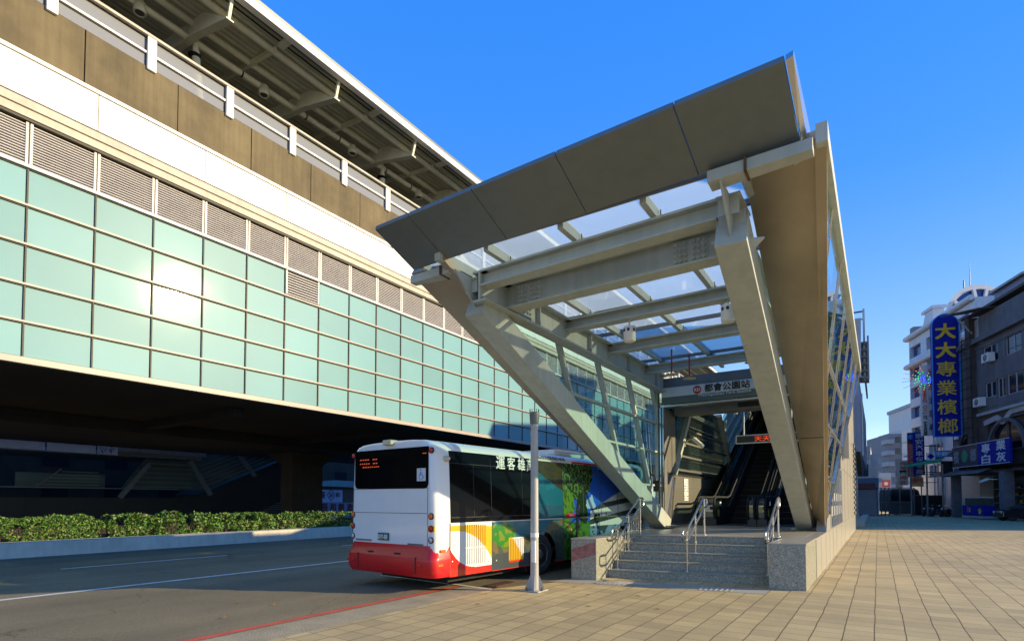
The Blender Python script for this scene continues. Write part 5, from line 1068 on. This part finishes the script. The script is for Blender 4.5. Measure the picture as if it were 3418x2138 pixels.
ox = [(-.42, .05), (-.40, .20), (-.30, .24), (.30, .22), (.34, .30), (.46, .28), (.50, .16), (.40, .10), (.32, .0), (.30, -.22), (.24, -.22), (.22, -.02), (-.22, -.02), (-.26, -.22), (-.32, -.22), (-.34, .0), (-.40, -.02)]
b.prism([s0+FE*u*.85+Z*v*.85 for u, v in ox], FD*.02, M['ink']); part(b, "ox_picture", g)
g = thing("beef_banner", "low yellowish board with red characters beside the cream beef sign", "sign", FP(15.2, 1.3, 3.6)); b = MB(); fb(b, 15.2, 15.35, .6, 1.97, 3.4, 4.5, mat("yellow_board", (.52, .40, .20), .6)); part(b, "board", g); b = MB(); b.text("台灣牛牛", FP(15.2, 1.3, 4.1)-FD*.02, FE, Z, .5, M['redl'], .01, wmax=1.25); part(b, "characters", g)
g = thing("blue_square_sign", "small pale sign with a blue diamond and blue strip under the tall sign", "sign", FP(8.9, 1.5, 6.3)); b = MB(); fb(b, 8.8, 8.95, 2.0, 2.8, 6.1, 6.9, M['signw']); fb(b, 8.8, 8.95, .2, 1.98, 6.4, 7.1, M['ltblue']); part(b, "board", g)
b = MB(); c = FP(8.79, 2.4, 6.5); b.prism([c+FE*-.35, c+Z*-.35, c+FE*.35, c+Z*.35], -FD*.02, M['blue']); b.text("不銹鋼", FP(8.8, 1.1, 6.75)-FD*.02, FE, Z, .4, M['signw'], .02, wmax=1.7); part(b, "marks", g)
# firework of coloured lights in front of the oil sign
g = thing("led_firework", "burst of red, green and blue light chains at the top of the pale grey sign", "light decoration", FP(9.2, 2.6, 14.9))
b = MB(); c = FP(9.1, 2.55, 15.0)
rays = [(-155, 2.4), (-172, 2.3), (178, 2.2), (162, 2.1), (138, 2.0), (115, 1.7), (65, .9), (-30, .8), (-70, 1.4), (-100, 2.0), (-125, 2.1), (20, .7)]
sp2 = {'a': MB(), 'led': MB(), 'ledg': MB(), 'ledb': MB(), 'ledo': MB()}
for a, r in rays:
    d = FE*math.cos(R(a))+Z*math.sin(R(a)); sp2['a'].beam(c, c+d*r, .03, .03, M['grey'], up=FD)
    n = int(r/.24)
    for k in range(1, n+1):
        t = k/n; kk = 'ledb' if t < .3 else 'ledg' if t < .55 else 'ledo' if t < .75 else 'led'
        if a in (-155, -172) and t > .5: continue
        sp2[kk].lathe([(0, -.045), (.045, 0), (0, .045)], c+d*(r*t)-FD*.06, Z, M[kk], 6)
for i in range(16): sp2['ledb'].lathe([(0, -.05), (.05, 0), (0, .05)], c+FE*random.uniform(-.4, .5)+Z*random.uniform(-.6, .5)-FD*.08, Z, M['ledb'], 6)
for k, nm in (('a', "spokes"), ('led', "red_lights"), ('ledg', "green_lights"), ('ledb', "blue_lights"), ('ledo', "orange_lights")): part(sp2[k], nm, g)
# white building with the glass arch
wb = thing("white_building", "tall white tiled building with blue windows and a big glazed arch on its roof", "building", FP(20, -6))
b = MB(); fb(b, 8.8, 25.0, -13, -2.6, 0, 23.4, M['tilew']); part(b, "body", wb)
rows = [4.6, 7.2, 9.9, 12.6, 15.2, 17.8, 20.6]; wh_ = []
for z in rows: wh_ += [(21.6, 24.8, z, z+1.5), (16.5, 20, z, z+1.5), (10, 14, z, z+1.5)]
b = MB(); wall_with(b, 8.8, 25.0, 0, 23.4, wh_, M['tilew'], -2.599, -2.0); part(b, "front_wall", wb)
for i, h in enumerate(wh_):
    f = MB(); m_ = (h[0]+h[1])/2
    fb(f, h[0], h[1], -2.5, -2.45, h[2], h[3], M['wdark']); w_ = part(f, "window", wb); f = MB(); fb(f, h[0]+.2*(h[1]-h[0]), h[0]+.45*(h[1]-h[0]), -2.445, -2.43, h[2]+.05, h[3]-.05, M['wblue']); fb(f, h[0]+.65*(h[1]-h[0]), h[0]+.95*(h[1]-h[0]), -2.445, -2.43, h[2]+.05, h[3]-.05, M['wblue']); part(f, "pane", w_)
b = MB()
for z in (23.4, 19.6): b.tube([FP(8.8, -1.7, z), FP(25.3, -1.7, z), FP(25.6, -3, z)], .32, M['tilew'], 10)
for s in (18.4, 17.6, 16.6): b.tube([FP(s, -1.85, 0), FP(s, -1.85, 23)], .09, M['tilew'], 8)
part(b, "cornice", wb)
b = MB(); fb(b, 18.6, 20.6, -3.4, -2.2, 23.4, 25.4, M['tilew']); b.prism([FP(18.3, -2.0, 25.41), FP(21.2, -2.0, 25.41), FP(21.2, -3.6, 25.41), FP(18.3, -3.6, 25.41)], Z*.35, M['tilew']); b.prism([FP(20.61, -2.2, 23.5), FP(21.6, -2.2, 23.5), FP(20.61, -2.2, 25.3)], FE*1.0, M['tilew']); part(b, "roof_house", wb); b = MB(); fb(b, 23.6, 24.6, -3.2, -2, 23.45, 24.7, M['grey']); part(b, "roof_tank", wb)
# the arch, turned to the plaza
AO = V((12.93, 104.07, 28.0)); AX = V((.85, .53, 0)).normalized(); AY = V((-AX.y, AX.x, 0))
def AP(r, a, d): return AO+AX*(-r*math.cos(a))+Z*(r*math.sin(a)*.98)+AY*d+AX*(max(0, d)*.75)
def hoop(b, r0, r1, d0, d1, n=32):
    for k in range(n):
        a0, a1 = math.pi*k/n, math.pi*(k+1)/n; q = [AP(r1, a0, d0), AP(r1, a1, d0), AP(r0, a1, d0), AP(r0, a0, d0)]; b.hexa(q+[AP(r1, a0, d1), AP(r1, a1, d1), AP(r0, a1, d1), AP(r0, a0, d1)], M['tilew'])
b = MB(); hoop(b, 4.5, 5.15, 0, 4.5); hoop(b, 2.0, 2.5, -.05, 1)
for a in (35, 78, 102, 145): b.beam(AP(2.45, R(a), -.02), AP(4.55, R(a), -.02), .42, .3, M['tilew'], up=AY)
part(b, "roof_arch", wb)
b = MB(); b.prism([AP(4.55, math.pi*k/24, .3) for k in range(25)], AY*.1, M['wblue']); part(b, "arch_glass", wb)
b = MB(); b.hexa([AO+AX*-5+AY*-.3+Z*-5, AO+AX*5+AY*-.3+Z*-5, AO+AX*7+AY*5+Z*-5, AO+AX*-3+AY*5+Z*-5, AO+AX*-5+AY*-.3, AO+AX*5+AY*-.3, AO+AX*7+AY*5, AO+AX*-3+AY*5], M['tilew']); part(b, "arch_base", wb)
b = MB(); c = AO+AX*-.9+AY*.6; b.tube([c+Z*4.6, c+Z*9.0], [.07, .03], M['grey'], 6); c = AO+AX*-1.8+AY*.6; b.tube([c+Z*4.2, c+Z*5.9], .09, M['grey'], 6); part(b, "antenna", wb)
# air conditioners
for s, z, lb_ in ((1.8, 14.85, "white air conditioner below the fourth floor window"), (3.5, 10.9, "white air conditioner at the second floor window by the scaffold")):
    g = thing("air_conditioner", lb_, "air conditioner", FP(s, .4, z), "air conditioners on the corner building"); b = MB(); fb(b, s-.55, s+.55, .05, .65, z, z+.85, M['signw']); part(b, "case", g, bevel=.02); b = MB(); b.lathe([(.33, 0), (.3, .03), (.05, .02), (0, .03)], FP(s-.1, .655, z+.42), -FE, M['grey'], 18); part(b, "fan", g)
# market roof, hoarding, gate, van
g = thing("green_awning", "long sloping roof with a bright green front edge beside the shop", "awning", FP(13, 2, 5))
b = MB(); b.prism([FP(8.5, .2, 6.9), FP(14.5, .3, 6.5), FP(12.2, 3.6, 5.72), FP(9.0, 1.4, 6.2)], Z*.12, M['blackm']); part(b, "roof_sheet", g)
b = MB(); b.prism([FP(8.9, 1.35, 6.1), FP(12.2, 3.55, 5.62), FP(12.3, 3.75, 5.45), FP(8.9, 1.55, 5.85)], Z*.2, M['green']); part(b, "green_edge", g)
b = MB()
for s, o in ((9.2, 1.2), (10.6, 2.1), (12.0, 3.1)): b.tube([FP(s, o, 0), FP(s, o, 5.7)], .09, M['grey'], 8)
fb(b, 9.2, 9.3, .2, 1.3, 4.3, 6.0, M['blackm']); part(b, "posts", g)
g = thing("site_hoarding", "black hoarding panel standing behind the parked motorcycles", "hoarding", FP(14, 3, 0)); b = MB(); b.obox((3.55, 81.0, 0), (.83, .55, 0), (-.55, .83, 0), 0, 3.6, 0, .1, .05, 2.35, M['blackm']); part(b, "panel", g); b = MB(); b.obox((3.55, 81.0, 0), (.83, .55, 0), (-.55, .83, 0), -.08, 0, -.02, .12, 0, 2.4, M['grey']); b.obox((3.55, 81.0, 0), (.83, .55, 0), (-.55, .83, 0), 0, 3.6, -.02, .12, 2.36, 2.42, M['grey']); part(b, "frame", g)
g = thing("mesh_gate", "grey green metal mesh gate closing the end of the plaza", "gate", (2.2, 79.5, 0)); gx_ = V((.83, .55, 0)); gy_ = V((-.55, .83, 0)); go = V((.3, 78.4, 0)); b = MB()
for t in (0, .45, .9, 2.2, 3.9): b.obox(go, gx_, gy_, t, t+.09, 0, .09, 0, 3.3, M['grey'])
for z in (.15, 1.55, 3.2): b.obox(go, gx_, gy_, 0, 3.99, .02, .07, z, z+.08, M['grey'])
part(b, "frame", g); b = MB(); b.obox(go, gx_, gy_, .95, 3.9, .1, .14, .15, 1.55, mat("gate_panel", (.05, .065, .07), .5)); part(b, "lower_panel", g)
g = thing("parked_van", "dark teal van parked behind the mesh gate, only its upper half showing", "van", (3.2, 84, 0)); go = V((1.2, 82.3, 0)); vm = mat("van_paint", (.03, .05, .055), .25, coat=.5)
b = MB(); pr = [(0, .4), (0, 2.6), (.1, 3.0), (.4, 3.2), (3.2, 3.2), (3.6, 3.0), (3.8, 2.3), (3.8, .4)]; b.prism([go+gx_*u+Z*v for u, v in pr], gy_*2, vm); part(b, "body", g, bevel=.06); b = MB(); b.obox(go, gx_, gy_, .25, 3.5, -.02, .01, 1.75, 2.8, M['wdark']); part(b, "windows", g)
for u in (.8, 3.0): b = MB(); b.lathe([(.38, 0), (.38, .25), (.2, .27), (0, .27)], go+gx_*u+Z*.38+gy_*.2, -gy_, M['tyre'], 18); part(b, "wheel", g)
# shutter house, pale building and far blocks
g = thing("shutter_shed", "low shed with ribbed blue grey shutters at the end of the plaza", "shed", (-2, 75, 0)); b = MB(); b.box(-7, .0, 75.3, 80, 0, 3.1, M['tile1']); b.prism([(-7, 75.0, 3.1), (.1, 75.0, 3.1), (.1, 78, 4.3), (-7, 78, 4.3)], Z*.12, M['tile2']); part(b, "walls", g)
b = MB()
for k in range(28): b.box(-6.8, -.15, 75.22, 75.29, .08+k*.105, .15+k*.105, mat("shutter", (.17, .21, .26), .5) if k == 0 else bpy.data.materials["shutter"])
b.box(-3.3, -3.2, 75.18, 75.21, 0, 3.05, M['grey']); part(b, "shutter", g)
b = MB(); b.box(-6.5, -.2, 75.05, 75.12, 3.2, 3.75, mat("dull_red", (.12, .03, .03), .7)); part(b, "fascia_board", g)
g = thing("tiled_building", "three storey pale tiled building behind the shutter shed", "building", (-5, 92, 0)); b = MB(); b.box(-12, -.7, 88, 98, 0, 9.0, M['apt']); b.box(-.699, .1, 88.6, 97, 0, 7.9, M['apt']); part(b, "body", g)
b = MB()
for z in (1.9, 4.0, 7.3, 8.2): b.box(-12, -.69, 87.97, 87.999, z, z+.05, M['grey'])
for x in range(-11, 0): b.box(x, x+.04, 87.975, 87.998, 7.35, 9, M['grey'])
part(b, "tile_joints", g)
for z in (2.5, 5.0):
    for x0 in (-8, -5.2, -2.9):
        f = MB(); f.box(x0, x0+1.9, 87.9, 87.96, z, z+1.6, M['wing']); w_ = part(f, "window", g); f = MB()
        for u in (0, .62, 1.25, 1.85): f.box(x0+u, x0+u+.06, 87.86, 87.89, z, z+1.6, M['grey'])
        part(f, "frame", w_)
b = MB()
for k in range(5): b.box(-.05, .45, 88.2, 88.9, 1.6+k*1.3, 2.1+k*1.3, M['signw'])
part(b, "side_balconies", g)
g = thing("apartment_block", "pale apartment tower with stacked balconies far down the street", "building", (6, 160, 0))
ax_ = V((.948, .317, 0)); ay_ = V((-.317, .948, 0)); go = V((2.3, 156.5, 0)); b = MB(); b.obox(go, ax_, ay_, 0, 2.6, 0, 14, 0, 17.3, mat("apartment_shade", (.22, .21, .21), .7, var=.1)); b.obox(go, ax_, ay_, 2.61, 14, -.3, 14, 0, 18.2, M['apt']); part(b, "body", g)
for k in range(6):
    f = MB(); f.obox(go, ax_, ay_, -.5, 1.0, -.6, 3, 2.0+k*2.6, 3.0+k*2.6, M['tile3']); q = part(f, "balcony", g); f = MB(); f.obox(go, ax_, ay_, 1.35, 2.35, -.05, -.01, 2.2+k*2.6, 3.6+k*2.6, M['wdark']); part(f, "window", g)
b = MB()
for k in range(6): b.obox(go, ax_, ay_, 2.62, 14, -.34, -.31, 2+k*2.6, 2.3+k*2.6, M['beige'])
part(b, "floor_bands", g)
g = thing("apartment_block", "taller pale tower directly behind the apartment tower with stacked balconies", "building", (12, 163, 0)); b = MB(); b.obox(V((7.2, 165, 0)), ax_, ay_, 0, 16, 0, 14, 0, 24.5, M['apt']); part(b, "body", g); b = MB(); b.obox(V((7.2, 165, 0)), ax_, ay_, -.3, 16.3, -.3, 14.3, 24.51, 25.3, M['tile3']); part(b, "parapet", g)
g = thing("low_pale_building", "sunlit low building with roof railings at the far end of the street", "building", (.5, 135, 0)); b = MB(); b.box(-12, 2.2, 131, 141, 0, 7.2, M['apt']); part(b, "body", g); b = MB(); b.box(-12, 2.3, 130.8, 130.99, 5.6, 5.9, M['beige']); b.box(-12, 2.3, 130.8, 130.99, 3.0, 3.3, M['beige'])
for x in range(-6, 2): b.box(x, x+.1, 131, 131.1, 7.2, 8.0, M['grey'])
b.box(-6, 2, 131, 131.1, 8.0, 8.1, M['grey']); part(b, "railing", g)
g = thing("round_sign", "small round red and white shop emblem on a post past the shutter shed", "sign", (.9, 100, 0)); b = MB(); b.box(.55, 1.55, 100, 100.15, 3.8, 4.8, mat('pink_red', (.42, .05, .08), .6)); part(b, "board", g); b = MB(); b.lathe([(.26, 0), (0, .02)], (1.05, 99.99, 4.3), (0, -1, 0), M['signw'], 20); part(b, "emblem", g); b = MB(); b.tube([(1, 100.2, 0), (1, 100.2, 3.7)], .06, M['grey'], 8); part(b, "post", g)
g = thing("street_lamp", "street lamp with a flat oval head above the cream beef sign", "street lamp", (3.4, 80.9, 0)); b = MB(); b.tube([(4.3, 81.5, 0), (4.3, 81.5, 6.6), (3.8, 81.2, 7.0), (3.3, 80.9, 7.05)], .06, M['grey'], 8); part(b, "pole", g); b = MB(); b.lathe([(0, 0), (.35, .02), (.42, .1), (.2, .22), (0, .24)], (2.95, 80.7, 6.9), Z, M['signw'], 16); part(b, "head", g)
# shop counter, cctv, motorcycles, car
g = thing("shop_counter", "glass topped shop counter with blue front panels under the wide sign", "counter", FP(2.5, 1.5, 0)); b = MB(); fb(b, .5, 4.2, .8, 1.7, .30, 1.3, M['blue']); fb(b, .5, 4.2, .75, 1.75, .1, .3, M['tile3']); part(b, "cabinet", g); b = MB(); fb(b, .7, 3.9, .8, 1.6, 1.31, 2.0, M['escg']); fb(b, .7, 3.9, .8, 1.65, 2.0, 2.06, M['signw']); part(b, "display_case", g)
b = MB(); b.lathe([(.28, 0), (0, .01)], FP(1.1, 1.71, .75), -FE, M['yel'], 7); fb(b, 3.1, 3.3, 1.701, 1.715, .6, 1.15, M['lamp_o']); fb(b, 2.75, 2.95, 1.701, 1.715, .65, 1.1, M['busyel']); part(b, "print", g)
g = thing("security_camera", "white security camera under the shop awning beside the column", "camera", FP(.9, 1.0, 3.7)); b = MB(); b.beam(FP(1.0, 1.0, 3.75), FP(1.7, 1.3, 3.5), .25, .22, M['signw']); part(b, "housing", g); b = MB(); b.tube([FP(1.0, 1.0, 3.75), FP(.5, .8, 3.7), FP(.1, .75, 3.7)], .04, M['signw'], 6); part(b, "arm", g)
def bike(x, y, a, label, lens):
    g = thing("motorcycle", label, "motorcycle", (x, y, 0), "motorcycles parked by the black hoarding"); u = V((math.cos(a), math.sin(a), 0)); q = V((-u.y, u.x, 0)); c = V((x, y, 0)); bm_ = mat("scooter_paint", lens, .3, coat=.5)
    for t in (-.62, .62): b = MB(); b.lathe([(.16, -.05), (.26, -.06), (.28, 0), (.26, .06), (.16, .05)], c+u*t+Z*.28, q, M['tyre'], 20); w_ = part(b, "wheel", g); b = MB(); b.lathe([(.16, -.03), (.03, -.05), (.03, .05), (.16, .03)], c+u*t+Z*.28, q, M['stain'], 16); part(b, "rim", w_)
    b = MB(); pr = [(-.85, .6), (-.8, .78), (-.1, .70), (.0, .38), (.3, .36), (.42, .9), (.5, 1.0), (.62, .72), (.58, .55), (.35, .26), (-.3, .24), (-.45, .45)]; b.prism([c+u*a_+Z*z-q*.15 for a_, z in pr], q*.3, bm_); part(b, "body", g, bevel=.03)
    b = MB(); pr = [(-.82, .79), (-.78, .86), (-.1, .82), (-.05, .73)]; b.prism([c+u*a_+Z*z-q*.13 for a_, z in pr], q*.26, M['black']); part(b, "seat", g, bevel=.02)
    b = MB(); b.tube([c+u*.36+q*.33+Z*1.0, c+u*.42+q*.1+Z*1.0, c+u*.42-q*.1+Z*1.0, c+u*.36-q*.33+Z*1.0], .02, M['black'], 6); part(b, "handlebar", g)
    b = MB(); b.lathe([(.08, 0), (.07, .03), (0, .04)], c+u*.55+Z*.88, u, M['lens'], 12); part(b, "headlight", g)
    for s__ in (1, -1): b = MB(); b.tube([c+u*.38+q*.25*s__+Z*1.0, c+u*.38+q*.3*s__+Z*1.2], .01, M['black'], 5); b.lathe([(.06, -.01), (.06, .01)], c+u*.37+q*.32*s__+Z*1.24, u, M['chrome'], 10); part(b, "mirror", g)
for i, (x, y, a, c_) in enumerate([(4.5, 77.0, -2.1, (.012, .012, .014)), (5.3, 76.4, -2.3, (.02, .02, .05)), (6.0, 75.6, -2.2, (.03, .012, .012)), (4.9, 78.6, -1.9, (.015, .02, .02)), (6.6, 76.0, -2.5, (.012, .012, .012))]):
    bike(x, y, a, ["black motorcycle standing leftmost, nearest the mesh gate", "dark blue scooter second from the left before the hoarding", "dark red scooter in the middle of the parked row", "black scooter at the back against the hoarding", "black scooter nearest the shop counter post"][i], c_)
g = thing("parked_car", "dark car with a shiny windscreen parked right of the shop column", "car", FP(-3.2, 1.6, 0)); cp = mat("car_paint", (.012, .014, .02), .2, coat=.8)
pr = [(-2.1, .3), (-2.1, .8), (-1.7, .95), (-.9, 1.05), (-.2, 1.48), (1.2, 1.5), (1.9, 1.05), (2.1, .9), (2.1, .3)]; cc_ = FP(-2.9, .2, 0); b = MB()
b.prism([cc_-FE*u+FD*.8+Z*v for u, v in [(-a_, z) for a_, z in pr]], -FD*1.6, cp); part(b, "body", g, bevel=.08)
b = MB(); b.prism([cc_-FE*u+FD*.7+Z*v for u, v in [(.88, 1.08), (.25, 1.44), (.22, 1.47), (.9, 1.12)]], -FD*1.4, M['wdark']); part(b, "windscreen", g)
for sd_ in (.82, -.82): b = MB(); b.prism([cc_-FE*u+FD*sd_+Z*v for u, v in [(.8, 1.02), (.15, 1.42), (-1.1, 1.42), (-1.6, 1.05)]], FD*(.01 if sd_ > 0 else -.01), M['wdark']); part(b, "side_window", g)
for u in (1.35, -1.35):
    for sd_ in (.70, -.70): b = MB(); b.lathe([(.2, -.1), (.31, -.1), (.32, .08), (.2, .1), (0, .08)], cc_-FE*u+FD*sd_+Z*.32, FD*(1 if sd_ > 0 else -1), M['tyre'], 18); part(b, "wheel", g)
for sd_ in (.55, -.55): b = MB(); b.lathe([(.13, 0), (.1, .05), (0, .06)], cc_-FE*2.08+FD*sd_+Z*.72, -FE, M['lens'], 12); part(b, "headlight", g)

# overhead cables along the street front
b = MB()
for o, z0, sag in ((1.2, 16.4, .5), (1.5, 13.6, .6), (.9, 10.9, .4)):
    b.tube([FP(-19+27*k/10, o, z0-sag*math.sin(math.pi*k/10)) for k in range(11)], .03, M['blackm'], 5)
    break
single(b, "overhead_cable", "thin black cable sagging across the front of the dark corner building", "cable", FP(-5, 1.2, 16))
